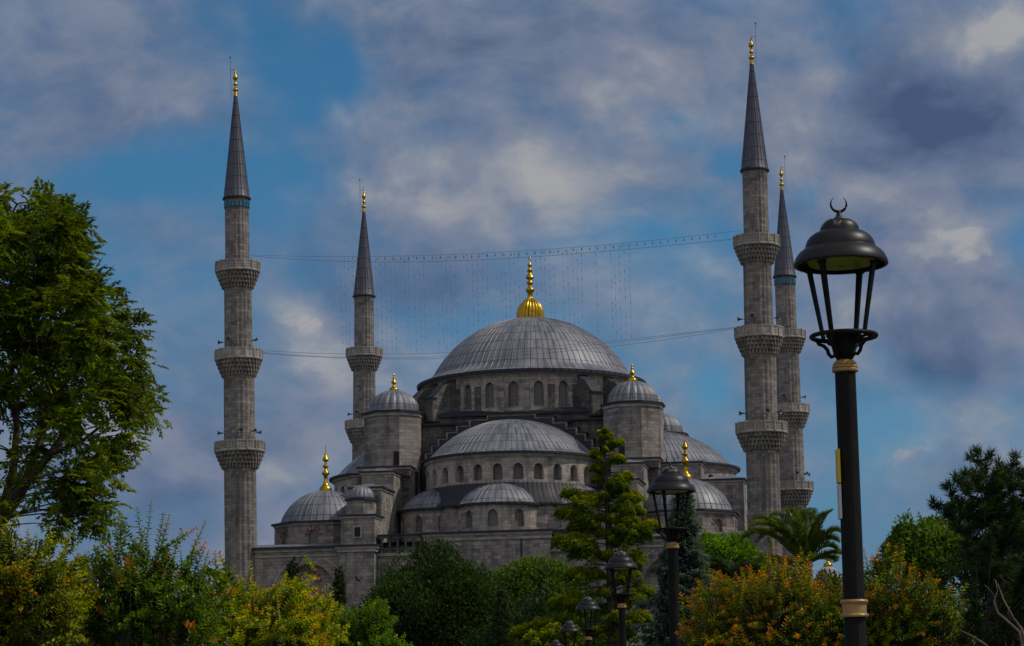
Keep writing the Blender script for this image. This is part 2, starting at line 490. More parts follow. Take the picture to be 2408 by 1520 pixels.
def build_ground():
    mb = MB()
    xs = [-6000, -2500, -1000, -500, -300, -200, -150, -100, -70, -50, -35, -25, -15, -8, 0, 8, 15, 25, 35, 50, 70, 100, 150, 200, 300, 500, 1000, 2500, 6000]
    ys = [-3000, -800, -200, -60, -20, 0, 10, 20, 30, 45, 60, 80, 100, 120, 140, 160, 180, 200, 220, 235, 260, 300, 380, 450, 520, 600, 700, 1000, 2500, 6500]
    idx = [[mb.pt((x, y, ground_z(x, y))) for x in xs] for y in ys]
    m, t, p, o = new_mat("park_lawn")
    ob = t.n('ShaderNodeTexCoord').outputs['Object']
    c = t.mix(t.ramp(t.noise(ob, 0.5, 6, 0.65), 0.35, 0.65), (0.035, 0.06, 0.018), (0.08, 0.075, 0.04))
    t.link(c, p.inputs['Base Color']); p.inputs['Roughness'].default_value = 0.95
    for j in range(len(ys) - 1):
        for i in range(len(xs) - 1):
            mb.face((idx[j][i], idx[j][i + 1], idx[j + 1][i + 1], idx[j + 1][i]), m, [(0, 0), (1, 0), (1, 1), (0, 1)])
    tag(mb.build('ground', sharp=None), kind='structure')
    # the paved path along the row of lamps
    pm = stone_mat("path_paving", (0.24, 0.22, 0.2), (0.17, 0.16, 0.15), 0.4, 0.2, 0.2)
    mb = MB()
    pts = [(5.2, 4), (4.6, 12), (2.6, 30), (2.8, 45), (2.6, 60), (2.4, 75), (1.6, 90), (1.0, 110)]
    W = 3.2
    for (xa, ya), (xb, yb) in zip(pts, pts[1:]):
        mb.poly([(xa - 0.6 - W, ya, 0.012), (xa - 0.6, ya, 0.012), (xb - 0.6, yb, 0.012), (xb - 0.6 - W, yb, 0.012)], pm)
    tag(mb.build('path', sharp=None), kind='structure')


build_ground()


# ------------------------------------------------------------------ arched openings
def arch_z(x, w, zs, rise):
    t = min(1.0, abs(x) / (w / 2))
    return zs + rise * (1 - t ** 2.1) ** 0.56


def arched_wall(mb, P, s0, s1, z0, z1, sc, w, zb, zt, depth, mat, nseg=8, sub=2):
    """wall strip s0..s1 with one arched hole; returns data for the pane. P(s, inward, z) -> point"""
    rise = min(w * 0.62, (zt - zb) * 0.6); zs = zt - rise
    xs = [-w / 2 * math.cos(PI * i / nseg) for i in range(nseg + 1)]
    tops = [arch_z(x, w, zs, rise) for x in xs]
    def q(a, b, za, zb_, zc, zd):
        mb.poly([P(a, 0, za), P(b, 0, zb_), P(b, 0, zc), P(a, 0, zd)], mat, [(a, za), (b, zb_), (b, zc), (a, zd)])
    for (a, b) in ((s0, sc - w / 2), (sc + w / 2, s1)):
        if b - a > 1e-4:
            for k in range(sub):
                q(a + (b - a) * k / sub, a + (b - a) * (k + 1) / sub, z0, z0, z1, z1)
    for i in range(nseg):
        a, b = sc + xs[i], sc + xs[i + 1]
        if zb > z0 + 1e-4: q(a, b, z0, z0, zb, zb)
        q(a, b, tops[i], tops[i + 1], z1, z1)
        mb.poly([P(a, 0, tops[i]), P(a, depth, tops[i]), P(b, depth, tops[i + 1]), P(b, 0, tops[i + 1])], mat,
                [(a, 0), (a, depth), (b, depth), (b, 0)])
    for x, flip in ((sc - w / 2, False), (sc + w / 2, True)):
        pts = [P(x, 0, zb), P(x, depth, zb), P(x, depth, zs), P(x, 0, zs)]
        uv = [(0, zb), (depth, zb), (depth, zs), (0, zs)]
        if flip: pts = pts[::-1]; uv = uv[::-1]
        mb.poly(pts, mat, uv)
    mb.poly([P(sc - w / 2, 0, zb), P(sc + w / 2, 0, zb), P(sc + w / 2, depth, zb), P(sc - w / 2, depth, zb)], mat)
    return (P, sc, xs, tops, zb, depth)


def pane(name, data, parent, mat, M=None, off=(0, 0, 0)):
    P, sc, xs, tops, zb, depth = data
    mb = MB(M)
    for i in range(len(xs) - 1):
        a, b = sc + xs[i], sc + xs[i + 1]
        mb.poly([P(a, depth - 0.02, zb), P(b, depth - 0.02, zb), P(b, depth - 0.02, tops[i + 1]), P(a, depth - 0.02, tops[i])], mat,
                [(a, zb), (b, zb), (b, tops[i + 1]), (a, tops[i])])
    return mb.build(name, parent, off=off)


def voussoirs(mb, P, sc, w, zs, rise, n, band, mats):
    """alternate red and pale wedge stones standing round an arch"""
    for k in range(n):
        if k % 2: continue
        a0 = PI * (k + 0.08) / n; a1 = PI * (k + 0.92) / n
        out = []
        for a in (a0, a1):
            for e in (0.02, band):
                out.append((sc - (w / 2 + e) * math.cos(a), zs + (rise + e) * math.sin(a)))
        (p0, p1, p2, p3) = out
        for n_ in (-0.05,):
            F = [P(p0[0], n_, p0[1]), P(p2[0], n_, p2[1]), P(p3[0], n_, p3[1]), P(p1[0], n_, p1[1])]
            B = [P(p0[0], 0.05, p0[1]), P(p2[0], 0.05, p2[1]), P(p3[0], 0.05, p3[1]), P(p1[0], 0.05, p1[1])]
            mb.poly(F, mats)
            for i in range(4):
                j = (i + 1) % 4
                mb.poly([F[j], F[i], B[i], B[j]], mats)


# ------------------------------------------------------------------ finials and lead domes
MAIN_FIN = [(1.92, 0), (1.90, .25), (1.86, .9), (1.72, 1.5), (1.42, 2.05), (1.0, 2.45), (.62, 2.72), (.42, 2.9), (.34, 3.1), (.31, 3.4), (.36, 3.46), (.36, 3.55), (.3, 3.6),
            (.46, 3.72), (.6, 3.95), (.55, 4.18), (.34, 4.35), (.28, 4.45), (.27, 4.75), (.42, 4.9), (.46, 5.0), (.4, 5.12), (.27, 5.25), (.26, 5.45),
            (.44, 5.55), (.56, 5.72), (.5, 5.92), (.34, 6.15), (.2, 6.35), (.17, 6.45), (.34, 6.6), (.38, 6.72), (.3, 6.82), (.17, 6.95), (.16, 7.25), (.28, 7.35), (.31, 7.45), (.22, 7.62), (.1, 7.85), (.05, 8.0), (.02, 8.15)]
SMALL_FIN = [(.62, 0), (.64, .12), (.58, .3), (.38, .48), (.22, .62), (.16, .85), (.22, .95), (.36, 1.08), (.3, 1.25), (.14, 1.45), (.1, 1.6), (.2, 1.7), (.1, 1.82), (.07, 1.98), (.14, 2.1), (.02, 2.35)]
CORNER_FIN = [(.78, 0), (.8, .18), (.72, .4), (.52, .62), (.34, .85), (.27, 1.1), (.27, 1.25), (.22, 1.35), (.22, 1.75), (.3, 1.82), (.22, 1.9), (.42, 2.05), (.48, 2.2), (.4, 2.42), (.2, 2.55), (.16, 2.85),
              (.3, 2.98), (.38, 3.1), (.28, 3.24), (.14, 3.34), (.13, 3.65), (.3, 3.8), (.4, 3.95), (.3, 4.2), (.16, 4.45), (.12, 4.55), (.15, 4.6), (.07, 4.8), (.05, 5.2), (.02, 5.9)]
MIN_FIN = [(.3, 0), (.26, .1), (.24, .55), (.2, .62), (.36, .72), (.4, .85), (.3, 1.0), (.16, 1.08), (.15, 1.4), (.3, 1.52), (.3, 1.6), (.15, 1.75), (.13, 2.1), (.3, 2.25), (.36, 2.4), (.28, 2.6), (.14, 2.85), (.1, 2.95), (.18, 3.05), (.08, 3.2), (.05, 3.6), (.015, 4.1)]


def finial(prof, x, y, z, parent, name='finial', lobes=0, off=(0, 0, 0), lobe_top=2.9):
    mb = MB()
    if lobes:
        rf = lambda r, zz, i, a: r * (1 - (0.10 * (1 - abs(math.sin(a * lobes / 2))) if zz - z < lobe_top else 0))
        mb.lathe([(r, z + h) for r, h in prof], lobes * 6, GOLD, rf, cx=x, cy=y)
    else:
        mb.lathe([(r, z + h) for r, h in prof], 20, GOLD, cx=x, cy=y)
    if prof is MAIN_FIN:      # the ring on top
        R = 0.2
        mb.tube([(x + R * .7 * math.sin(q), y, z + 8.35 + R * 1.3 * math.cos(q)) for q in [2 * PI * k / 12 for k in range(13)]], .05, 5, GOLD, False)
    return mb.build(name, parent, sharp=50, off=off)


def cap_profile(R, h, z0, n, rmin=0.0):
    """spherical cap: radius R at z0 up to height h"""
    rs = (R * R + h * h) / (2 * h); zc = z0 + h - rs
    b0 = math.asin(min(1, R / rs))
    if zc > z0: b0 = PI - b0
    out = []
    for i in range(n + 1):
        b = b0 * (1 - i / n)
        r = rs * math.sin(b)
        out.append((max(r, rmin), zc + rs * math.cos(b)))
    return out


def seam_angles(nseam, a0, a1, hw):
    angs = []; kind = []
    full = abs(a1 - a0 - 2 * PI) < 1e-6
    st = (a1 - a0) / nseam
    for k in range(nseam):
        c = a0 + st * (k + 0.5)
        for q, d in ((-hw, 0), (-hw * .45, 1), (hw * .45, 1), (hw, 0)):
            angs.append(c + q * st); kind.append(d)
    if not full:
        angs = [a0] + angs + [a1]; kind = [0] + kind + [0]
    return angs, kind


def lead_dome(mb, R, h, z0, Re, ze, nseam, a0=0.0, a1=2 * PI, cx=0, cy=0, sh=0.09, hw=0.10, rings=14, mat=None, lip=0.28, vs=0.62):
    """cap dome with standing seams, flaring to an eave of radius Re at height ze"""
    mat = mat or LEAD
    prof = [(Re - 0.30, ze - lip, LEAD_DARK), (Re, ze - lip, LEAD_DARK), (Re, ze, mat)]
    if Re - R > 0.05:
        for t in (0.3, 0.6, 0.85):
            prof.append((Re + (R - Re) * t, ze + (z0 - ze) * (t ** 1.7)))
    prof += cap_profile(R, h, z0, rings, 0.02)
    angs, kind = seam_angles(nseam, a0, a1, hw)
    def rf(r, z, i, a):
        if kind[i] and z > ze - 0.01: return r + sh * min(1.0, r / (R * 0.35))
        return r
    mb.lathe(prof, 0, mat, rf, a0, a1, cx, cy, useam=nseam * 2 * PI / (a1 - a0), vscale=vs, angs=angs)


def lobed_dome(mb, R, h, z0, n, cx=0, cy=0, depth=0.07, mat=None, Re=None, full=0.92):
    mat = mat or LEAD
    rs_prof = []
    for i in range(15):
        b = (PI / 2) * i / 14
        rs_prof.append((R * math.cos(b) ** full if i < 14 else 0.02, z0 + h * math.sin(b)))
    if Re: rs_prof = [(Re - .25, z0 - .34, LEAD_DARK), (Re, z0 - .34, LEAD_DARK), (Re, z0 - .12, mat), (R * 1.03, z0, mat)] + rs_prof
    rf = lambda r, z, i, a: r if z < z0 - .01 else r * (1 - depth * (1 - abs(math.sin(a * n / 2)) ** 0.7))
    mb.lathe(rs_prof, n * 6, mat, rf, cx=cx, cy=cy, useam=n, vscale=0.62)


def ngon(n, apothem, rot=0.0):
    R = apothem / math.cos(PI / n)
    return [(R * math.sin(2 * PI * (k + .5) / n + rot), -R * math.cos(2 * PI * (k + .5) / n + rot)) for k in range(n)]


def hip_block(mb, x0, x1, y0, y1, z0, z1, rise=0.7, ov=0.28, mat=None):
    """stone pier topped by a moulded cornice and a lead hip roof"""
    mat = mat or STONE
    mb.box(x0, x1, y0, y1, z0, z1 - 0.45, mat)
    mb.box(x0 - .12, x1 + .12, y0 - .12, y1 + .12, z1 - .45, z1 - .2, TRIM)
    mb.box(x0 - ov, x1 + ov, y0 - ov, y1 + ov, z1 - .2, z1, LEAD_DARK)
    a, b, c, d = x0 - ov + .02, x1 + ov - .02, y0 - ov + .02, y1 + ov - .02
    w = min(b - a, d - c) / 2
    if d - c >= b - a:
        r0, r1 = ((a + b) / 2, c + w, z1 + rise), ((a + b) / 2, d - w, z1 + rise)
        mb.poly([(a, c, z1), (b, c, z1), r0], LEAD); mb.poly([(b, d, z1), (a, d, z1), r1], LEAD)
        mb.poly([(b, c, z1), (b, d, z1), r1, r0], LEAD); mb.poly([(a, d, z1), (a, c, z1), r0, r1], LEAD)
    else:
        r0, r1 = (a + w, (c + d) / 2, z1 + rise), (b - w, (c + d) / 2, z1 + rise)
        mb.poly([(a, d, z1), (a, c, z1), r0], LEAD); mb.poly([(b, c, z1), (b, d, z1), r1], LEAD)
        mb.poly([(a, c, z1), (b, c, z1), r1, r0], LEAD); mb.poly([(b, d, z1), (a, d, z1), r0, r1], LEAD)


# ------------------------------------------------------------------ the mosque
PHI = 0.16927755
MEX = np.array([math.cos(PHI), -math.sin(PHI)]); MEY = np.array([math.sin(PHI), math.cos(PHI)])
MC = np.array([3.30545827, 312.506925])
MCX = -0.8                                   # the dome axis in the frame of the four minarets


def mosque_xy(x, y):
    p = MC + MEX * x + MEY * y
    return p[0], p[1]


def build_mosque():
    bx, by = mosque_xy(MCX, 0)
    root = empty('mosque', (bx, by, ZB), -PHI)
    tag(root, 'great grey stone mosque with a cascade of lead domes between four minarets', 'mosque')
    OFF = (0, 0, ZB)

    # --- main dome and its drum
    mb = MB()
    lead_dome(mb, 13.25, 8.0, 49.75, 15.45, 48.55, 96, sh=0.075, hw=0.09, rings=22, lip=0.42, vs=0.55)
    dome = mb.build('main_dome', root, off=OFF)
    finial(MAIN_FIN, 0, 0, 57.68, dome, lobes=22, off=OFF)
    mb = MB(); panes = []
    R = 14.55; N = 28; st = 2 * PI / N
    P = lambda s, n, z: ((R - n) * math.sin(s / R), -(R - n) * math.cos(s / R), z)
    for k in range(N):
        c = k * st
        d = arched_wall(mb, P, (c - st / 2) * R, (c + st / 2) * R, 42.6, 48.3, c * R, 1.28, 43.75, 47.05, 0.55, STONE_PALE, sub=2)
        if math.cos(c) > -0.45: panes.append(d)
        # projecting pale surround of each window
        a0, a1 = c * R - 1.02, c * R + 1.02
    for k in range(N):            # pilaster strips between the windows
        c = (k + .5) * st
        x, y = math.sin(c), -math.cos(c)
        T = Matrix.Rotation(c, 4, 'Z')
        mb.M = T
        mb.box(-.42, .42, -R - .16, -R + .2, 42.6, 46.6, STONE_DARK if k % 3 else STONE)
        mb.box(-.36, .36, -R - .08, -R + .2, 46.6, 48.05, STONE_PALE)
    mb.M = Matrix.Identity(4)
    mb.lathe([(R + .02, 47.95), (R + .28, 48.0), (R + .45, 48.25), (R + .45, 48.32)], 84, TRIM)
    drum = mb.build('dome_drum', root, off=OFF)
    for d in panes: pane('window', d, drum, GRILLE, off=OFF)
    for c in (-52, -36, 36, 52, 128, 144, -128, -144):       # flying buttresses against the drum
        mb = MB(Matrix.Rotation(rad(c), 4, 'Z'))
        prof = [(0, 42), (0, 48.0), (-2.2, 46.9), (-4.3, 45.2), (-4.3, 42)]
        mb.prism([(-.75, 42), (.75, 42), (.75, 42.2), (-.75, 42.2)], -R - 4.2, -R, 'y', STONE_DARK)
        for q in (-.75, .75):
            pts = [(q, -R + .2, 42), (q, -R + .2, 48.0), (q, -R - 2.2, 46.9), (q, -R - 4.2, 45.0), (q, -R - 4.2, 42)]
            mb.poly(pts if q > 0 else pts[::-1], STONE_DARK)
        top = [(-R + .2, 48.0), (-R - 2.2, 46.9), (-R - 4.2, 45.0), (-R - 4.2, 42)]
        for (ya, za), (yb, zb) in zip(top, top[1:]):
            mb.poly([(-.75, ya, za), (-.75, yb, zb), (.75, yb, zb), (.75, ya, za)], LEAD_DARK if zb > 43 else STONE_DARK)
        mb.box(-.9, .9, -R - 4.3, -R - 3.5, 45.0, 45.25, LEAD_DARK)
        mb.build('flying_buttress', root, off=OFF)

    # --- square core under the drum
    mb = MB()
    mb.box(-15.2, 15.2, -15.2, 15.2, 25.0, 41.5, STONE_DARK)
    mb.box(-15.75, 15.75, -15.75, 15.75, 41.5, 41.75, LEAD_DARK)
    mb.box(-14.6, 14.6, -14.6, 14.6, 41.75, 42.6, STONE_DARK)
    mb.box(-15.0, 15.0, -15.0, 15.0, 42.6, 42.95, LEAD_DARK)
    A = [(-14.9, -14.9), (14.9, -14.9), (14.9, 14.9), (-14.9, 14.9)]
    for i in range(4):
        p, q = A[i], A[(i + 1) % 4]
        mb.poly([(p[0], p[1], 42.96), (q[0], q[1], 42.96), (q[0] * .92, q[1] * .92, 43.5), (p[0] * .92, p[1] * .92, 43.5)], LEAD_DARK)
    mb.box(-13.6, 13.6, -13.6, 13.6, 42.9, 43.45, LEAD_DARK)
    mb.build('core_block', root, off=OFF)

    # --- four weight towers
    for sx in (-1, 1):
        for sy in (-1, 1):
            cx, cy = sx * 15.55, sy * 15.55
            mb = MB(Matrix.Translation((cx, cy, 0)))
            mb.prism(ngon(8, 3.62), 25.0, 43.0, 'z', STONE)
            mb.prism(ngon(8, 3.74), 42.55, 42.95, 'z', TRIM)
            mb.prism(ngon(8, 3.98), 42.96, 43.2, 'z', LEAD_DARK)
            mb.prism(ngon(8, 3.7), 43.2, 43.3, 'z', LEAD_DARK)
            if sy < 0:
                mb.box(sx * -1.1 - .36, sx * -1.1 + .36, -3.66, -3.5, 36.1, 37.9, DARK)
            tw = mb.build('weight_tower', root, off=OFF)
            mb = MB()
            lobed_dome(mb, 3.3, 2.85, 43.42, 20, cx, cy, 0.06, Re=3.75)
            mb.build('tower_dome', tw, off=OFF)
            finial(SMALL_FIN, cx, cy, 46.2, tw, off=OFF)
            mb = MB()
            mb.box(cx - 3.5, cx + 3.5, cy - 3.9 if sy < 0 else cy - 3, cy + 3.9 if sy > 0 else cy + 3, 25, 35.35, STONE_DARK)
            hip_block(mb, cx - 3.2 - (.4 if sx < 0 else -.2), cx + 3.2 + (.4 if sx > 0 else -.2), cy + (-4.7 if sy < 0 else -3), cy + (4.7 if sy > 0 else 3), 34.6, 35.9, .45, mat=STONE_DARK)
            mb.build('tower_plinth', root, off=OFF)

    # --- the half-dome groups on three sides
    for side, ang in (('front', 0.0), ('right', PI / 2), ('left', -PI / 2)):
        M = Matrix.Rotation(ang, 4, 'Z')
        yc = -15.5
        # stepped gable over the great arch
        hw = [3.2, 5.5, 7.2, 8.5, 9.6, 10.5, 11.3]; hz = [42.45, 42.0, 41.25, 40.5, 39.7, 38.9, 37.9]
        def outline(ins, drop):
            pts = []
            for w, z in zip(hw, hz): pts += [(w - ins, z - drop)]
            right = [(hw[-1] - ins, 35.0)]
            for k in range(len(hw) - 1, -1, -1):
                right.append((hw[k] - ins, hz[k] - drop))
                if k: right.append((hw[k - 1] - ins, hz[k] - drop))
            left = [(-a, b) for a, b in right][::-1]
            return right + left
        mb = MB(M)
        mb.prism(outline(0, 0), yc - 1.05, yc + .5, 'y', LEAD_DARK, TRIM)
        mb.prism(outline(.24, .22), yc - 1.25, yc - .9, 'y', LEAD_DARK)
        for k, (w, z) in enumerate(zip(hw, hz)):          # lead capping of each step
            w0 = hw[k - 1] if k else 0
            for sg in ((1, -1) if k else (1,)):
                a, b = (w0 - .02, w + .14) if k else (-w - .14, w + .14)
                if sg < 0: a, b = -b, -a
                mb.box(a, b, yc - 1.3, yc + .5, z, z + .13, LEAD_DARK)
        mb.build('stepped_gable', root, off=OFF)
        # half dome
        mb = MB(M)
        lead_dome(mb, 10.35, 4.75, 37.0, 11.65, 36.45, 46, -PI / 2, PI / 2, 0, yc - .6, sh=.07, hw=.09, rings=16)
        hd = mb.build('half_dome', root, off=OFF)
        # its drum
        mb = MB(M); panes = []
        R2 = 11.0; n2 = 13; st = rad(13.4)
        P2 = lambda s, n, z: ((R2 - n) * math.sin(s / R2), yc - .6 - (R2 - n) * math.cos(s / R2), z)
        for k in range(-6, 7):
            c = k * st
            panes.append(arched_wall(mb, P2, (c - st / 2) * R2, (c + st / 2) * R2, 32.3, 36.2, c * R2, 1.25, 32.95, 35.0, .8, STONE_PALE))
        mb.lathe([(R2 + .02, 35.8), (R2 + .2, 35.85), (R2 + .35, 36.15), (R2 + .35, 36.22)], 40, TRIM, a0=-PI / 2, a1=PI / 2, cy=yc - .6)
        dr = mb.build('half_dome_drum', root, off=OFF)
        for d in panes: pane('window', d, dr, GRILLE, M, OFF)
        # skirt roof and three exedrae
        mb = MB(M)
        a, k_ = seam_angles(60, -PI / 2, PI / 2, .1)
        rf = lambda r, z, i, q: r + (.06 if k_[i] else 0)
        mb.lathe([(12.2, 29.75, LEAD_DARK), (12.75, 29.75, LEAD_DARK), (12.75, 30.0), (12.0, 30.6), (11.3, 31.8), (10.95, 32.75)], 0, LEAD_SHADED, rf, -PI / 2, PI / 2, 0, yc - .6, useam=120, vscale=.5, angs=a)
        mb.build('skirt_roof', root, off=OFF)
        mb = MB(M); panes = []
        R3 = 12.35
        mb.lathe([(R3, 25.3), (R3, 29.9)], 40, STONE, a0=-PI / 2, a1=PI / 2, cy=yc - .6)
        ex = []
        for q in (-60, 0, 60):
            cx, cy = 9.4 * math.sin(rad(q)), yc - .6 - 9.4 * math.cos(rad(q))
            R4 = 5.35
            M4 = Matrix.Translation((cx, cy, 0)) @ Matrix.Rotation(rad(q), 4, 'Z')
            P4 = lambda s, n, z, M4=M4: tuple(M4 @ Vector(((R4 - n) * math.sin(s / R4), -(R4 - n) * math.cos(s / R4), z)))
            stx = rad(36)
            for k in range(-2, 3):
                c = k * stx
                d = arched_wall(mb, P4, (c - stx / 2) * R4, (c + stx / 2) * R4, 25.3, 29.75, c * R4, 1.3, 26.9, 29.0, .45, STONE_PALE, sub=3)
                panes.append(d)
            ex.append((cx, cy, q))
        wl = mb.build('exedra_wall', root, off=OFF)
        for d in panes: pane('window', d, wl, GRILLE, M, OFF)
        for cx, cy, q in ex:
            mb = MB(M @ Matrix.Translation((cx, cy, 0)) @ Matrix.Rotation(rad(q), 4, 'Z'))
            lead_dome(mb, 5.15, 2.75, 30.05, 5.8, 29.85, 26, -PI * .62, PI * .62, sh=.08, hw=.11, rings=10)
            mb.build('exedra_dome', root, off=OFF)
        # stepped buttress piers to both sides
        for sx in (-1, 1):
            if side == 'front': dO, dZ, eO, eZ, outer = -24.4, 34.85, -30.8, 32.2, True
            elif side == 'right': dO, dZ, eO, eZ, outer = -24.2, 35.5, -29.4, 33.2, sx > 0
            else: dO, dZ, eO, eZ, outer = -20.6, 35.4, -24.0, 31.0, False
            mb = MB(M)
            x0, x1 = (13.7, 17.75) if sx > 0 else (-17.75, -13.7)
            hip_block(mb, x0, x1, dO, -18.0, 25, dZ, .6)
            hip_block(mb, x0 + .05, x1 - .05, eO, dO - .1, 25, eZ, .6)
            if outer:
                hip_block(mb, x0 - .05, x1 + .05, -35.0, eO - .35, 23, 28.45, .35)
                if side == 'front':
                    xm = (x0 + x1) / 2
                    mb.box(xm - .55, xm + .55, -35.16, -35.0, 25.6, 27.1, TRIM)
                    mb.box(xm - .36, xm + .36, -35.18, -35.0, 25.75, 26.9, DARK)
                mb.box(x0 - .15, x1 + .15, -35.6, -28, ZB - .5, 23.9, STONE)
                mb.box(x0 - .35, x1 + .35, -35.8, -28, 23.9, 24.3, TRIM)
                mb.box(x0 - .55, x1 + .55, -36.0, -28, 24.3, 24.5, TRIM)
                mb.box(x0 - .65, x1 + .65, -36.1, -28, 24.5, 24.75, LEAD_DARK)
            pier = mb.build('buttress_pier', root, off=OFF)
            if outer:
                xm = (x0 + x1) / 2
                mb = MB(M @ Matrix.Translation((xm, -33.1, 0)))
                mb.prism(ngon(8, 1.68), 28.4, 30.4, 'z', STONE)
                mb.prism(ngon(8, 1.9), 30.2, 30.45, 'z', LEAD_DARK)
                lobed_dome(mb, 1.62, 1.6, 30.5, 16, 0, 0, .07)
                mb.build('turret', pier, off=OFF)

    # --- corner domes
    for sx in (-1, 1):
        cx, cy = sx * 22.75, -23.0
        mb = MB(Matrix.Translation((cx, cy, 0))); panes = []; vss = []
        ap = 5.95; half = ap * math.tan(PI / 8)
        for k in range(8):
            T = Matrix.Rotation(k * PI / 4, 4, 'Z')
            P5 = lambda s, n, z, T=T: tuple(T @ Vector((s, -ap + n, z)))
            if k in (0, 1, 2, 6, 7):
                d = arched_wall(mb, P5, -half, half, 24.9, 28.25, 0, 1.25, 25.6, 27.35, .3, STONE, sub=1)
                panes.append(d)
                vs = MB(Matrix.Translation((cx, cy, 0))); voussoirs(vs, P5, 0, 1.25, 26.6, .75, 11, .5, RED); vss.append(vs)
            else:
                mb.poly([P5(-half, 0, 24.9), P5(half, 0, 24.9), P5(half, 0, 28.25), P5(-half, 0, 28.25)], STONE)
        mb.prism(ngon(8, 6.1), 27.95, 28.2, 'z', TRIM)
        cd = mb.build('corner_drum', root, off=OFF)
        for d in panes: pane('window', d, cd, GRILLE, Matrix.Translation((cx, cy, 0)), OFF)
        for vs in vss: vs.build('voussoir_arch', cd, off=OFF)
        mb = MB()
        mbx = MB(Matrix.Translation((cx, cy, 0)))
        mb.M = Matrix.Translation((cx, cy, 0))
        mb.prism(ngon(8, 6.35), 28.2, 28.45, 'z', LEAD_DARK)
        mb.M = Matrix.Identity(4)
        lead_dome(mb, 5.6, 4.15, 28.6, 6.3, 28.46, 42, cx=cx, cy=cy, sh=.07, hw=.11, rings=14, lip=.02)
        cdome = mb.build('corner_dome', root, off=OFF)
        finial(CORNER_FIN, cx, cy, 32.7, cdome, off=OFF)

    # --- lower hall and the galleries along the front
    mb = MB()
    mb.box(-29.6, 29.6, -30.8, 30.8, ZB - .5, 25.0, STONE)
    mb.box(-29.9, 29.9, -31.1, 31.1, 25.0, 25.3, LEAD_DARK, LEAD)
    mb.build('lower_hall', root, off=OFF)
    mb = MB()
    # projecting centre
    mb.box(-7.6, 7.6, -34.6, -29.2, ZB - .5, 25.3, STONE)
    mb.box(-7.7, 7.7, -34.75, -29.2, 25.0, 25.3, TRIM)
    mb.box(-7.85, 7.85, -34.9, -29.2, 25.55, 25.8, TRIM)
    mb.box(-7.72, 7.72, -34.78, -29.2, 25.3, 25.55, STONE)
    mb.box(-8.05, 8.05, -35.1, -29.0, 25.8, 26.05, LEAD_DARK)
    mb.poly([(-8.0, -35.0, 26.06), (8.0, -35.0, 26.06), (8.0, -29.1, 26.5), (-8.0, -29.1, 26.5)], LEAD_DARK)
    for x in (-5.2, 4.1):
        mb.box(x - .09, x + .09, -34.8, -34.6, 14, 25.0, LEAD_DARK)     # rain pipes
    mb.build('centre_gallery', root, off=OFF)
    # recessed loggias beside it
    for sx in (-1, 1):
        X0, X1 = (7.6, 13.5) if sx > 0 else (-13.5, -7.6)
        mb = MB()
        mb.box(X0, X1, -34.0, -30.9, ZB - .5, 23.4, STONE)
        mb.box(X0, X1, -34.3, -30.9, 23.4, 23.75, TRIM)
        mb.box(X0, X1, -34.2, -33.7, 25.55, 25.85, STONE_DARK)
        mb.box(X0, X1, -34.4, -31.0, 25.85, 26.0, LEAD_DARK)
        lg = mb.build('loggia', root, off=OFF)
        for k in range(6):
            x = X0 + .5 + k * (X1 - X0 - 1.0) / 5
            mb = MB()
            mb.lathe([(.24, 23.75), (.24, 23.9), (.15, 24.0), (.14, 25.2), (.22, 25.4), (.26, 25.55)], 10, STONE_DARK, cx=x, cy=-33.95)
            mb.build('column', lg, off=OFF)
        mb = MB()
        mb.box(X0, X1, -34.1, -33.98, 24.25, 24.4, STONE_DARK)
        for k in range(26):
            x = X0 + .1 + k * (X1 - X0 - .2) / 25
            mb.box(x - .045, x + .045, -34.08, -34.0, 23.75, 24.25, STONE_DARK)
        mb.build('railing', lg, off=OFF)
    # outer bays with a blind arch and a window
    for sx in (-1, 1):
        X0, X1 = (18.0, 30.9) if sx > 0 else (-29.9, -18.0)
        mb = MB()
        Pw = lambda s, n, z: (s, -34.3 + n, z)
        xc = -21.85 if sx < 0 else 21.9
        d = arched_wall(mb, Pw, X0, X1, ZB - .5, 23.6, xc, 7.2, ZB, 22.7, .9, STONE, nseg=20, sub=1)
        P_, sc, xs, tops, zb, dep = d
        Pb = lambda s, n, z: (s, -33.4 + n, z)
        d2 = arched_wall(mb, Pb, xc - 3.6, xc + 3.6, ZB, 22.7, xc - .15, 1.9, 17.2, 21.75, .5, STONE, nseg=10, sub=1)
        mb.box(X0, X1, -34.42, -33.2, 23.6, 23.8, TRIM)
        mb.box(X0, X1, -34.32, -33.2, 23.8, 24.2, STONE)
        mb.box(X0, X1, -34.55, -33.2, 24.2, 24.55, TRIM)
        mb.box(X0 - .1, X1 + .1, -34.85, -33.0, 24.55, 24.8, LEAD_DARK)
        mb.poly([(X0 - .1, -34.8, 24.82), (X1 + .1, -34.8, 24.82), (X1 + .1, -29.0, 25.6), (X0 - .1, -29.0, 25.6)], LEAD)
        mb.box(X0, X1, -33.2, -30.5, ZB - .5, 24.5, STONE)
        # moulded outer arch
        for k in range(20):
            b0, b1 = PI * k / 20, PI * (k + 1) / 20
            def pt(b, e): return (xc - (3.6 + e) * math.cos(b), 18.25 + (4.45 + e) * math.sin(b) ** .9)
            p0, p1, p2, p3 = pt(b0, .95), pt(b1, .95), pt(b1, 1.15), pt(b0, 1.15)
            if max(p2[1], p3[1]) < 23.58:
                mb.poly([(p0[0], -34.36, p0[1]), (p3[0], -34.36, p3[1]), (p2[0], -34.36, p2[1]), (p1[0], -34.36, p1[1])][::-1], TRIM)
        bay = mb.build('gallery_bay', root, off=OFF)
        pane('window', d2, bay, GRILLE, off=OFF)
        mb = MB()
        voussoirs(mb, Pb, xc - .15, 1.9, 20.57, 1.18, 13, .52, RED)
        mb.build('voussoir_arch', bay, off=OFF)
    return root


build_mosque()


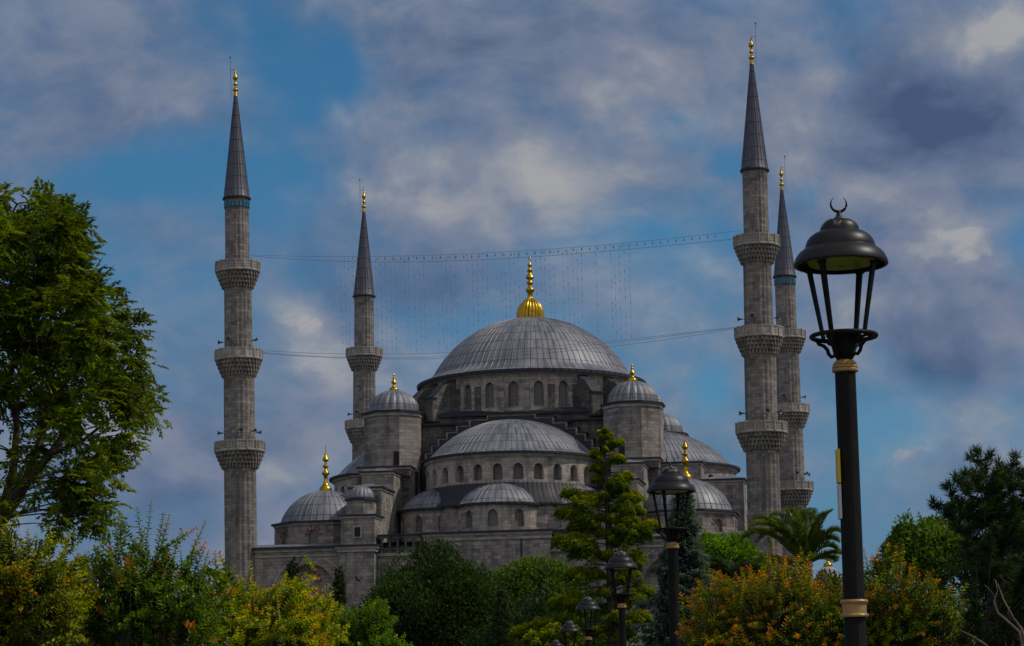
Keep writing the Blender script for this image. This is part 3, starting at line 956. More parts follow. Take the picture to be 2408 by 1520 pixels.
# ------------------------------------------------------------------ minarets
def fluted(n, d):
    return lambda r, z, i, a: r * (1 - d * abs(math.cos(a * n / 2)) ** 3)


def minaret_parts(root, tiles, rod=-1):
    """built round the origin, heights above the terrace"""
    O = (0, 0, ZB)
    lv = [60.32, 49.25, 37.86]; cap = 68.45; tip = 81.8
    seg = [(13 - .5, 34.6, 1.99, 1.95), (36.4, 46.0, 1.91, 1.87), (47.8, 57.1, 1.74, 1.69), (58.9, 68.25, 1.52, 1.49)]
    for z0, z1, r0, r1 in seg:
        mb = MB()
        n = 18
        mb.lathe([(r0, z0), (r0, z0 + .5), (r0 + (r1 - r0) * .5, (z0 + z1) / 2), (r1, z1 - .35), (r1 + .08, z1 - .2), (r1 + .1, z1)], n * 8, STONE_MIN, fluted(n, .05))
        mb.build('shaft', root, off=O)
    for k, zt in enumerate(lv):
        rp = (2.74, 2.9, 3.05)[k]; rs = (1.74, 1.91, 1.99)[k] + .05
        mb = MB()
        zb = zt - 3.35
        n = 32
        tiers = 4
        prof = [(rs, zb)]
        rr = [rs + (rp - .1 - rs) * (t / tiers) ** .85 for t in range(tiers + 1)]
        hh = [zb + 2.0 * t / tiers for t in range(tiers + 1)]
        for t in range(tiers):
            ph = (t % 2) * PI / n
            def rf(r, z, i, a, ph=ph, ra=rr[t], rb=rr[t + 1]):
                s_ = abs(math.sin((a + ph) * n / 2))
                if r > ra + 1e-6 and s_ < .55: return ra + (rb - ra) * .08
                return r
            mb.lathe([(rr[t], hh[t]), (rr[t] + (rr[t + 1] - rr[t]) * .75, hh[t] + .05), (rr[t + 1], hh[t] + .22), (rr[t + 1], hh[t + 1] - .02)], n * 6, STONE_MIN, rf)
            mb.lathe([(rr[t + 1], hh[t + 1] - .02), (rr[t + 1] + .02, hh[t + 1])], n * 2, STONE_MIN)
        mb.lathe([(rr[-1] - .3, hh[-1] - .02), (rp, hh[-1]), (rp + .06, hh[-1] + .12), (rp, hh[-1] + .24), (rp - .22, hh[-1] + .25), (1.4, hh[-1] + .26)], 64, TRIM)
        bal = mb.build('balcony', root, off=O, sharp=30)
        # pierced parapet of flat panels
        mb = MB()
        npan = 16; z0 = hh[-1] + .2; z1 = zt - .16
        ap = rp - .06
        half = ap * math.tan(PI / npan)
        for p in range(npan):
            T = Matrix.Rotation(2 * PI * p / npan, 4, 'Z'); mb.M = T
            cols, rows_ = 7, 7
            for ci in range(cols):
                for ri in range(rows_):
                    if ci % 2 == 1 and ri % 2 == 1 and (k != 1 or ci == 3): continue
                    xa, xb = -half + 2 * half * ci / cols, -half + 2 * half * (ci + 1) / cols
                    za, zb_ = z0 + (z1 - z0) * ri / rows_, z0 + (z1 - z0) * (ri + 1) / rows_
                    for y, fl in ((-ap, 0), (-ap + .14, 1)):
                        q = [(xa, y, za), (xb, y, za), (xb, y, zb_), (xa, y, zb_)]
                        mb.poly(q[::-1] if fl else q, TRIM)
                    for (ni, nj, e) in ((ci - 1, ri, 'l'), (ci + 1, ri, 'r'), (ci, ri - 1, 'b'), (ci, ri + 1, 't')):
                        if 0 <= ni < cols and 0 <= nj < rows_ and ni % 2 == 1 and nj % 2 == 1 and (k != 1 or ni == 3):
                            y0_, y1_ = -ap, -ap + .14
                            q = {'l': [(xa, y0_, za), (xa, y0_, zb_), (xa, y1_, zb_), (xa, y1_, za)], 'r': [(xb, y0_, za), (xb, y1_, za), (xb, y1_, zb_), (xb, y0_, zb_)],
                                 'b': [(xa, y0_, za), (xa, y1_, za), (xb, y1_, za), (xb, y0_, za)], 't': [(xa, y0_, zb_), (xb, y0_, zb_), (xb, y1_, zb_), (xa, y1_, zb_)]}[e]
                            mb.poly(q, TRIM)
            mb.box(-half, half, -ap - .05, -ap + .18, z1, zt, TRIM)
            mb.box(-half - .07, -half + .07, -ap - .09, -ap + .2, z0, zt + .06, TRIM)
        mb.M = Matrix.Identity(4)
        mb.build('parapet', bal, off=O)
    # spire
    mb = MB()
    a, kd = seam_angles(22, 0, 2 * PI, .13)
    rf = lambda r, z, i, q: r + (.045 * min(1, r / .5) if kd[i] else 0)
    mb.lathe([(1.3, cap - .25, LEAD_DARK), (1.72, cap - .12, LEAD_DARK), (1.74, cap + .05, LEAD_DARK), (1.62, cap + .18)] + [(1.58 * (1 - t) ** 1.04 + .2 * t, cap + .25 + (tip - cap - .25) * t) for t in (0, .12, .25, .4, .55, .7, .82, .92, 1)],
             0, LEAD_MIN, rf, useam=22, vscale=.62, angs=a)
    sp = mb.build('spire', root, off=O)
    mb = MB()
    mb.lathe([(r * .92, tip - .1 + h) for r, h in MIN_FIN], 16, GOLD)
    mb.build('finial', sp, off=O, sharp=50)
    mb = MB()
    mb.tube([(rod * .55, -.1, tip - .2), (rod * .6, -.1, tip + 5.0)], .025, 5, HORN)
    mb.tube([(rod * .58, -.1, tip + 3.4), (0, 0, tip + 3.3)], .03, 4, HORN)
    mb.tube([(rod * .58, -.1, tip + 4.9), (rod * .62, -.1, tip + 5.1)], .1, 5, HORN)
    mb.build('lightning_rod', sp, off=O)
    if tiles:
        mb = MB()
        for k in range(20):
            mb.M = Matrix.Rotation(2 * PI * k / 20, 4, 'Z')
            mb.prism([(-.17, 67.25), (.17, 67.25), (.17, 67.85), (.1, 68.0), (-.1, 68.0), (-.17, 67.85)], -1.6, -1.42, 'y', BLUE)
        mb.M = Matrix.Identity(4)
        mb.build('tile_band', root, off=O)
    for z, angs in ((50.35, (-80, -15, 80, 170)), (39.0, (-70, 20, 62, 100, 190))):
        for a in angs:
            mb = MB(Matrix.Rotation(rad(a), 4, 'Z'))
            rs = 1.75 if z > 45 else 1.9
            T = mb.M @ Matrix.Translation((0, -rs, z)) @ Matrix.Rotation(PI / 2, 4, 'X')
            mb.M = T
            mb.lathe([(.04, -.2), (.05, .2), (.09, .22), (.10, .4), (.12, .5), (.18, .64), (.30, .76), (.28, .77), (.15, .64), (.02, .5)], 12, HORN)
            mb.build('loudspeaker', root, off=O)


MIN_SPEC = [(-31.15, -33.776, False, 'leftmost stone minaret, nearest the feathery tree, with blue tiles below its lead spire', 0.019),
            (32, -33.776, False, 'tallest stone minaret, right of the domes, overlapping a slimmer one behind it', -0.005),
            (-32, 33.776, False, 'slim stone minaret rising behind the left domes, its lower shaft hidden', 0.0),
            (32, 33.776, True, 'rightmost slim stone minaret, beside the big lamp, partly behind the tallest minaret', 0.0)]
for k, (x, y, tiles, lab, lean) in enumerate(MIN_SPEC):
    px, py = mosque_xy(x, y)
    r = empty('minaret', (px, py, ZB), -PHI)
    r.rotation_euler = (0, -lean, -PHI) if lean else (0, 0, -PHI)
    tag(r, lab, 'minaret', 'minarets at the corners of the mosque')
    minaret_parts(r, k in (0, 3), 1 if k in (1, 3) else -1)


# ------------------------------------------------------------------ mahya: strings of bulbs between the two front minarets
def build_lights():
    A = np.array(mosque_xy(-32, -33.776)); B = np.array(mosque_xy(32, -33.776))
    def span(z):          # point of the vertical plane between the minarets seen at (u, v)
        pass
    nrm = np.array([(B - A)[1], -(B - A)[0]]); nrm = nrm / np.linalg.norm(nrm)
    def onplane(u, v, dist=0.0):
        d = ray(u, v)
        t = ((A - CAM[:2]) @ nrm + dist) / (d[:2] @ nrm)
        return CAM + d * t
    root_p = onplane(1165, 596)
    root = empty('string_of_lights', tuple(root_p))
    tag(root, 'curtain of hanging light bulbs on cables between the two front minarets', 'string lights')
    off = tuple(root_p)
    def cable(pts, r=.02):
        us = [p[0] for p in pts]; vs = [p[1] for p in pts]
        P = []
        for i in range(41):
            u = us[0] + (us[-1] - us[0]) * i / 40
            P.append(tuple(onplane(u, curve(us, vs, u))))
        mb = MB(); mb.tube(P, r, 4, WIRE)
        return mb.build('cable', root, off=off)
    def curve(us, vs, u):
        c = np.polyfit(us, vs, min(3, len(us) - 1)) if len(us) > 2 else np.polyfit(us, vs, 1)
        return float(np.polyval(c, u))
    top = ([588, 800, 1000, 1243, 1500, 1742], [600, 603.5, 602, 588, 570, 542])
    cable(list(zip(*top)))
    cable([(588, 602), (800, 614), (1000, 617), (1243, 604), (1500, 585), (1722, 563)], .024)
    low = ([616, 850, 1050, 1430, 1742], [825, 831, 832, 802, 768])
    cable(list(zip(*low)))
    cable([(616, 830), (850, 838), (1050, 843), (1430, 806), (1742, 770)])
    cable([(616, 832), (850, 841), (1060, 846), (1440, 814), (1742, 771)])
    X = [800, 809, 819, 829, 839, 883, 893, 905, 917, 928, 951, 960, 973, 985, 995, 1026, 1037, 1047, 1059, 1069, 1098, 1110, 1122, 1134, 1144,
         1178, 1187, 1197, 1209, 1219, 1259, 1270, 1280, 1291, 1302, 1323, 1334, 1345, 1356, 1367, 1400, 1435, 1444, 1455, 1467, 1479]
    rng = random.Random(5)
    for u in X:
        v0 = curve(top[0], top[1], u); u1 = u + 6 + rng.uniform(-2, 2); v1 = curve(low[0], low[1], u1) - 2
        mb = MB()
        P = [onplane(u + (u1 - u) * t, v0 + (v1 - v0) * t) for t in (0, .25, .5, .75, 1)]
        mb.tube([tuple(p) for p in P], .006, 3, WIRE, False)
        t = rng.uniform(.01, .05)
        while t < .99:
            p = onplane(u + (u1 - u) * t, v0 + (v1 - v0) * t)
            mb.lathe([(.015, p[2] + .15), (.028, p[2] + .09), (.042, p[2] - .03), (.028, p[2] - .12), (.008, p[2] - .15)][::-1], 5, WIRE, cx=p[0], cy=p[1])
            t += rng.choice((.075, .09, .09, .16, .2))
        mb.build('light_strand', root, off=off)
    mb = MB()
    u = 850
    while u < 1690:
        v = curve(top[0], top[1], u) + 6.5
        p = onplane(u, v); q = onplane(u, v - 6)
        mb.tube([tuple(q), tuple(p)], .015, 3, WIRE, False)
        mb.lathe([(.015, p[2] + .15), (.05, p[2] + .08), (.075, p[2] - .06), (.02, p[2] - .17)][::-1], 5, WIRE, cx=p[0], cy=p[1])
        u += 18.5
    mb.build('bulb_row', root, off=off)


build_lights()


# ------------------------------------------------------------------ street lamps
CREAM = plain_mat("gilt_paint", (0.33, 0.19, 0.06), 0.42, 0.0, var=0.25, scale=6, bump=.1)
def lamp_glass():
    m, t, p, o = new_mat("lamp_diffuser")
    ob = t.n('ShaderNodeTexCoord').outputs['Object']
    c = t.mix(t.ramp(t.noise(ob, 14, 4, .6), .35, .65), (0.34, 0.40, 0.014), (0.52, 0.54, 0.02))
    t.link(c, p.inputs['Base Color']); p.inputs['Roughness'].default_value = .3
    tr = t.n('ShaderNodeBsdfTranslucent', i={'Color': (0.5, 0.52, 0.03, 1)})
    mx = t.n('ShaderNodeMixShader', i={0: .5, 1: p.outputs[0], 2: tr.outputs[0]})
    t.link(mx.outputs[0], o.inputs[0])
    return m
def lamp_paint():
    m, t, p, o = new_mat("lamp_paint_with_droppings")
    ob = t.n('ShaderNodeTexCoord').outputs['Object']
    base = t.mix(t.ramp(t.noise(ob, 12, 4, .6), .3, .7), (.009, .0075, .007), (.015, .0125, .012))
    st = t.noise(t.vmath('MULTIPLY', ob, (16, 16, 3.0)), 1.0, 3, .5)
    zz = t.n('ShaderNodeSeparateXYZ', i={0: ob}).outputs[2]
    k = t.math('MULTIPLY', t.ramp(st, .53, .60), t.ramp(zz, LAMP_H - .225, LAMP_H - .17))
    t.link(t.mix(t.math('MULTIPLY', k, .7), base, (.34, .33, .32)), p.inputs['Base Color'])
    p.inputs['Roughness'].default_value = .42; p.inputs['Specular IOR Level'].default_value = .28
    return m
LAMP_H = 5.213
LDIFF = lamp_glass(); LPAINT = lamp_paint()
PLATE_Y = plain_mat("yellow_plate", (.55, .36, .01), .5, var=.1)
PLATE_W = plain_mat("white_plate", (.45, .45, .45), .5, var=.1)


def build_lamp():
    root = empty('street_lamp', (0, 0, 0))
    H = LAMP_H
    K = .000793
    def zz(y): return H - (y - 70) * K            # heights measured down from the crescent's tips
    # post
    mb = MB()
    fl = lambda r, z, i, a: r * (1 - .055 * (abs(math.cos(a * 8)) ** 2)) if (.9 < z < zz(1561)) else r
    mb.lathe([(.20, 0), (.20, .12), (.16, .16), (.15, .62), (.17, .66), (.17, .72), (.12, .8), (.088, .92), (.086, 2.0), (.0675, 2.05), (.066, zz(1560)), (.066, zz(1500))], 64, IRON, fl)
    mb.build('post', root, sharp=40)
    for a, b in (((zz(1520)), 0), (float(at(2011, 1432, 15.2)[2]), 1)):
        mb = MB()
        if b == 0:
            mb.lathe([(.05, zz(1556)), (.078, zz(1553)), (.084, zz(1544)), (.084, zz(1530)), (.078, zz(1522)), (.083, zz(1514)), (.081, zz(1503)), (.075, zz(1497)), (.078, zz(1488)), (.072, zz(1476)), (.064, zz(1462)), (.05, zz(1450)), (.02, zz(1448))], 32, CREAM)
        else:
            mb.lathe([(.06, a - .055), (.084, a - .055), (.09, a - .045), (.084, a - .033), (.076, a - .03), (.076, a + .03), (.084, a + .033), (.09, a + .045), (.084, a + .057), (.06, a + .057)], 32, CREAM)
        mb.build('collar', root)
    # hub cup with four scrolls and the lower ring
    mb = MB()
    mb.lathe([(.052, zz(1450)), (.055, zz(1435)), (.07, zz(1410)), (.072, zz(1390)), (.08, zz(1340)), (.10, zz(1270)), (.115, zz(1248)), (.115, zz(1238)), (.09, zz(1236)), (.01, zz(1240))], 28, IRON)
    mb.build('hub', root)
    mb = MB()
    n = 40; Rr = .205
    mb.tube([(Rr * math.cos(2 * PI * k / n), Rr * math.sin(2 * PI * k / n), zz(1250)) for k in range(n + 1)], .0155, 10, IRON, False)
    mb.build('lower_ring', root)
    for k in range(4):
        a = PI / 4 + k * PI / 2 + .12
        c, s = math.cos(a), math.sin(a)
        mb = MB()
        pr = [(.20, zz(1255)), (.185, zz(1290)), (.15, zz(1310)), (.125, zz(1345)), (.115, zz(1385)), (.095, zz(1412)), (.075, zz(1405)), (.068, zz(1380))]
        mb.tube([(c * r, s * r, z) for r, z in pr], .0125, 8, IRON)
        pr = [(.195, zz(1262)), (.155, zz(1262)), (.125, zz(1275)), (.11, zz(1300)), (.092, zz(1310))]
        mb.tube([(c * r, s * r, z) for r, z in pr], .010, 8, IRON)
        mb.build('scroll', root)
    # four bars
    for k in range(4):
        a = PI / 4 + k * PI / 2 + .12
        mb = MB()
        T = Matrix.Rotation(a, 4, 'Z'); mb.M = T
        r0, r1 = .150, .238; z0, z1 = zz(1250), zz(650)
        for (ra, za, wa, ta), (rb, zb, wb, tb) in (((r0, z0, .013, .017), (r1, z1, .019, .022)),):
            pa = [(ra - ta / 2, -wa), (ra + ta / 2, -wa), (ra + ta / 2, wa), (ra - ta / 2, wa)]
            pb = [(rb - tb / 2, -wb), (rb + tb / 2, -wb), (rb + tb / 2, wb), (rb - tb / 2, wb)]
            for i in range(4):
                j = (i + 1) % 4
                mb.poly([(pa[i][0], pa[i][1], za), (pa[j][0], pa[j][1], za), (pb[j][0], pb[j][1], zb), (pb[i][0], pb[i][1], zb)], IRON)
        mb.box(r1 - .012, r1 + .016, -.026, .026, z1 - .02, z1, IRON)
        mb.build('bar', root)
    # hood: three bells, one above the other
    mb = MB()
    pr = [(.28, 650), (.298, 652), (.303, 645), (.303, 632), (.296, 600), (.282, 565), (.262, 535), (.236, 510), (.226, 500), (.226, 492), (.224, 478), (.214, 440), (.196, 408), (.17, 382), (.142, 365), (.128, 360), (.127, 352),
          (.123, 325), (.112, 298), (.092, 272), (.066, 254), (.042, 247), (.03, 238), (.021, 225), (.016, 205), (.0135, 185), (.01, 178)]
    mb.lathe([(r, zz(y)) for r, y in pr], 56, LPAINT)
    mb.lathe([(.298, zz(651)), (.292, zz(640)), (.285, zz(610)), (.265, zz(570)), (.2, zz(545))][::-1], 56, IRON)
    hood = mb.build('hood', root, sharp=50)
    # crescent
    mb = MB()
    R = .0525
    N = 26
    pts = []; rr = []
    for k in range(N + 1):
        t = -rad(146) + rad(292) * k / N
        cc = .0105 * max(.12, math.cos(t * .55)) ** 1.3
        pts.append((R * math.sin(t) * .97, 0, zz(128) - R * math.cos(t) + .004)); rr.append(cc)
    mb.tube(pts, rr, 8, IRON)
    mb.build('crescent', root)
    # diffuser under the hood
    mb = MB()
    mb.lathe([(.02, zz(655)), (.15, zz(652)), (.205, zz(640)), (.218, zz(615)), (.21, zz(580)), (.02, zz(570))], 40, LDIFF)
    mb.build('diffuser', root)
    return root


lamp = build_lamp()
LAMPS = [(2012, 1500, 15.2, 'largest black street lamp, with a crescent on top and thin plates on its post'),
         (1587, 1500, 29.7, 'second largest black street lamp, standing in front of the bluish spruce'),
         (1464, 1500, 43.4, 'black street lamp in front of the golden conifer trunk, third in size'),
         (1384, 1500, 57.6, 'small black street lamp below the golden conifer, fourth in size of its row'),
         (1340, 1500, 69.5, 'tiny lamp hood beside a golden bough, between the two smallest neighbours'),
         (1307, 1500, 83.0, 'smallest lamp hood, barely rising above the bottom edge')]
for k, (u, v, y, lab) in enumerate(LAMPS):
    p = at(u, v, y)
    o = lamp if k == 0 else copy_tree(lamp)
    o.location = (p[0], p[1], 0)
    o.scale = (1.028, 1.028, 1.0)
    o.rotation_euler = (0, 0, .0 + [0, .2, -.1, .3, 0, .1][k])
    tag(o, lab, 'street lamp', 'street lamps lining the path')
    if k == 5:
        LAST = o
mb = MB()
_z = lambda v: at(1975, v, 15.2)[2]
mb.box(-.077, -.060, -.05, .05, _z(1137), _z(1058), PLATE_Y)
mb.build('notice_plate', lamp)
mb = MB()
mb.box(-.075, -.060, -.045, .045, _z(1221), _z(1140), PLATE_W)
mb.build('notice_plate', lamp)
# ------------------------------------------------------------------ plants
def nrmz(a):
    return a / np.maximum(np.linalg.norm(a, axis=-1, keepdims=True), 1e-9)


class Leaves:
    """gathers many small folded leaves and makes one mesh of them"""
    def __init__(s): s.a = []

    def add(s, base, dr, up, L, W, tint):
        n = len(base)
        s.a.append((np.asarray(base, float), nrmz(np.asarray(dr, float)), np.asarray(up, float) + 0 * np.asarray(base, float),
                    np.broadcast_to(L, (n,)), np.broadcast_to(W, (n,)), np.broadcast_to(tint, (n, 3))))

    def build(s, name, mat, parent, off, fold=0.22):
        base, dr, up, L, W, tint = (np.concatenate([x[i] for x in s.a]) for i in range(6))
        n = len(base)
        side = nrmz(np.cross(dr, up)); nn = np.cross(side, dr)
        L = L[:, None]; W = W[:, None]
        v = np.empty((n, 4, 3))
        v[:, 0] = base
        v[:, 1] = base + dr * L * .45 + side * W / 2 + nn * W * fold
        v[:, 2] = base + dr * L - nn * L * .08
        v[:, 3] = base + dr * L * .45 - side * W / 2 + nn * W * fold
        v -= np.asarray(off, float)
        me = bpy.data.meshes.new(name)
        me.vertices.add(4 * n); me.vertices.foreach_set('co', v.astype(np.float32).ravel())
        k = np.arange(n)[:, None] * 4
        tri = np.concatenate([k + np.array([0, 1, 2]), k + np.array([0, 2, 3])], 1).ravel()
        me.loops.add(6 * n); me.loops.foreach_set('vertex_index', tri.astype(np.int32))
        me.polygons.add(2 * n); me.polygons.foreach_set('loop_start', (np.arange(2 * n) * 3).astype(np.int32))
        me.materials.append(mat)
        me.update(calc_edges=True)
        at_ = me.color_attributes.new('tint', 'FLOAT_COLOR', 'POINT')
        c = np.ones((n, 4, 4), np.float32); c[:, :, :3] = tint[:, None, :]
        at_.data.foreach_set('color', c.ravel())
        return link(name, me, parent)


def rnd_dir(rng, n):
    return nrmz(rng.normal(size=(n, 3)))


def bez(p0, p1, p2, n):
    t = np.linspace(0, 1, n)[:, None]
    return (1 - t) ** 2 * p0 + 2 * t * (1 - t) * p1 + t * t * p2


def plant(name, x, y, label, cat, group=None):
    z = ground_z(x, y)
    r = empty(name, (x, y, z))
    tag(r, label, cat, group)
    return r, np.array([x, y, z])


# ---- broad crowns of leaf clumps
def crown_tree(u, v, y, rx, rz, label, tint, seed, nclump=90, per=170, leaf=.17, name='leafy_tree', upright=.5, group=None, tip=None, cat='tree', mat=None, ry=None, lum=.5, lw=.5):
    rng = np.random.default_rng(seed)
    c = at(u, v, y); px = y / F_PX
    rx *= px; rz *= px; ry = ry * px if ry else rx * .9
    root, base = plant(name, c[0], y, label, cat, group)
    mb = MB()
    tips = []
    L = Leaves()
    cl = nrmz(rng.normal(size=(nclump, 3)))
    cl[:, 2] = np.abs(cl[:, 2]) * np.where(rng.random(nclump) < .72, 1, -1)
    rad_ = rng.uniform(.4, 1.06, nclump) ** .6
    wob = 1 + .17 * np.sin(cl[:, 0] * 5 + cl[:, 1] * 3 + seed) * np.cos(cl[:, 2] * 4 + seed * 2)
    ctr = c + cl * np.array([rx, ry, rz]) * (rad_ * wob * .86)[:, None]
    ctr[:, 2] = np.maximum(ctr[:, 2], base[2] + .35)
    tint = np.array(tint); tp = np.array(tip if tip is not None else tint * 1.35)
    for i in range(nclump):
        m = int(per * rng.uniform(.6, 1.35))
        cr = (.20 + .13 * rng.random()) * min(rx, rz) * 1.15
        d = rnd_dir(rng, m); d[:, 2] = np.where(d[:, 2] < -.2, -d[:, 2], d[:, 2])
        q = rng.uniform(.35, 1, m) ** .5
        p = ctr[i] + d * np.array([cr, cr, cr * (1 + upright * .7)]) * q[:, None]
        out = nrmz(d + cl[i] * .5 + np.array([0, 0, upright]) + rng.normal(size=(m, 3)) * .75)
        up = nrmz(cl[i] + d + rng.normal(size=(m, 3)) * .7)
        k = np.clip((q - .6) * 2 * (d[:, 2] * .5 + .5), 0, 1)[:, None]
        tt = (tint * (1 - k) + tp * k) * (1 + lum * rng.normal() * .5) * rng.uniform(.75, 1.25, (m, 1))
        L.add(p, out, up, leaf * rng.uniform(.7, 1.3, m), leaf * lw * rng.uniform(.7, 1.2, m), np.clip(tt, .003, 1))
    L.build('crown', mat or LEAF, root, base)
    tr = max(.10, .055 * rx + .05)
    fork = c - np.array([0, 0, rz * .45])
    if fork[2] < base[2] + .8: fork[2] = base[2] + min(.8, rz * .3)
    mb.tube([tuple(base - [0, 0, .2]), tuple(base * .5 + fork * .5 + rng.normal(size=3) * .05), tuple(fork)], [tr * 1.3, tr, tr * .8], 8, BARK)
    for i in range(0, nclump, 3):
        mid = fork + (ctr[i] - fork) * .5 + np.array([0, 0, .12 * rz])
        mb.tube([tuple(p) for p in bez(fork, mid, ctr[i], 5)], [tr * .45, tr * .35, tr * .25, tr * .15, tr * .08], 5, BARK)
    mb.build('trunk', root, off=tuple(base))
    return root


# ---- pinnate tree at the left edge
def left_tree():
    rng = np.random.default_rng(11)
    Y = 30.0
    b = at(-330, 1500, Y)
    root, base = plant('pinnate_tree', b[0], Y, 'tall feathery leaved green tree with dark limbs, cut off by the left edge', 'tree')
    vs = np.array([440, 455, 480, 530, 570, 640, 700, 725, 770, 800, 850, 900, 960, 1000, 1050, 1100, 1190, 1240])
    um = np.array([20, 150, 200, 235, 245, 262, 300, 350, 340, 325, 350, 392, 385, 350, 340, 300, 290, 200])
    cl = []
    def crown_edge(v): return np.interp(v, vs, um)
    for v, u in ((475, 130), (465, 30), (545, 205), (590, 200), (660, 235), (740, 318), (775, 325), (840, 325), (875, 345), (925, 362), (965, 352), (1010, 322), (1060, 300), (1120, 268), (1180, 262), (640, 190), (700, 262), (1210, 225), (520, 140), (1200, 180), (1228, 255), (1235, 150), (1160, 225), (1140, 190)):
        cl.append((u - 18, v, Y + rng.uniform(-.8, .8)))
    n = 0
    while n < 250:
        v = rng.uniform(470, 1235); u = rng.uniform(-520, 330)
        if u > crown_edge(v) - 60: continue
        if v > 1010 and -60 < u < 150 and rng.random() < .62: continue
        if v > 900 and u < 210 and rng.random() < .60: continue
        dens = .5 + .5 * math.sin(u * .021 + 1.3) * math.cos(v * .019 + .6)
        if rng.random() > .35 + .65 * dens: continue
        if u < -120 and rng.random() < .45: continue
        cl.append((u, v, Y + rng.uniform(-2.2, 2.2))); n += 1
    pts = np.array([at(*c) for c in cl])
    # limbs
    def P(u, v, dy=0): return at(u, v, Y + dy)
    mb = MB()
    def limb(uvs, r0, r1):
        p = np.array([P(*q) for q in uvs]); n_ = len(p)
        mb.tube([tuple(q) for q in p], list(np.linspace(r0, r1, n_)), 8, BARK)
        return p
    tr = [(-330, 1900), (-300, 1700), (-210, 1480), (-90, 1330), (0, 1222), (62, 1130)]
    limbs = [limb(tr, .20, .085),
             limb([(62, 1130), (118, 1070), (165, 1000), (205, 930), (222, 850, .2), (260, 790, .3)], .06, .015),
             limb([(62, 1130), (95, 1040, .2), (110, 960, .3), (150, 860, .3), (165, 760), (180, 640)], .06, .014),
             limb([(0, 1222), (32, 1100, -.2), (40, 1000, -.3), (20, 900, -.4), (48, 800, -.3), (60, 650)], .06, .014),
             limb([(-90, 1330), (-60, 1150, .5), (-40, 1000, .6), (-60, 800, .5), (-20, 600, .2), (40, 480)], .07, .012),
             limb([(118, 1070), (190, 1040, -.2), (260, 985, -.3), (340, 930, -.2)], .03, .008),
             limb([(62, 1130), (130, 1110, .3), (200, 1100, .4), (270, 1080, .3)], .03, .008),
             limb([(-210, 1480), (-260, 1200, .3), (-280, 950), (-260, 700)], .08, .015),
             limb([(110, 960, .3), (60, 900, .5), (10, 820, .8)], .025, .008),
             limb([(165, 1000), (120, 930, -.6), (90, 850, -.8)], .025, .008)]
    allp = np.concatenate([np.concatenate([bez(l[i], (l[i] + l[i + 1]) / 2, l[i + 1], 4) for i in range(len(l) - 1)]) for l in limbs[1:]])
    for p in pts:
        d = np.linalg.norm(allp - p, axis=1) + np.where(allp[:, 2] > p[2], .6, 0)
        q = allp[np.argmin(d)]
        mid = (q + p) / 2 + np.array([0, 0, .12]) + rng.normal(size=3) * .05
        mb.tube([tuple(a) for a in bez(q, mid, p, 5)], [.014, .011, .009, .007, .004], 5, BARK)
    mb.build('trunk', root, off=tuple(base))
    L = Leaves()
    for i, p in enumerate(pts):
        nl = int(rng.integers(26, 40))
        R = rng.uniform(.18, .34)
        shade = rng.uniform(.45, 1.35)
        for k in range(nl):
            d = rnd_dir(rng, 1)[0]; d[2] = d[2] * .8 + .05
            st = p + d * R * rng.random() * 1.1
            d = nrmz(d + rng.normal(size=3) * .5 + np.array([.2, 0, .05]))
            ln = rng.uniform(.11, .18)
            nlf = 6
            t = np.linspace(.12, 1, nlf)[:, None]
            drop = np.array([0, 0, -.22])
            ax = st + d * ln * t + drop * ln * t * t
            sd = nrmz(np.cross(d, np.array([0, 0, 1.0])))
            up = nrmz(np.cross(sd, d))
            c = np.array([.105, .150, .006]) * shade * rng.uniform(.8, 1.2)
            if rng.random() < .3: c = c * np.array([1.25, 1.15, .9])
            for sg in (-1, 1):
                dr = nrmz(sd * sg + d * .45 + np.array([0, 0, -.25]) + rng.normal(size=(nlf, 3)) * .12)
                L.add(ax, dr, np.tile(up, (nlf, 1)) + rng.normal(size=(nlf, 3)) * .25, rng.uniform(.06, .09, nlf), .038, c)
            L.add(ax[-1:], d[None] + drop, up[None], .08, .03, c)
    L.build('crown', LEAF, root, base)


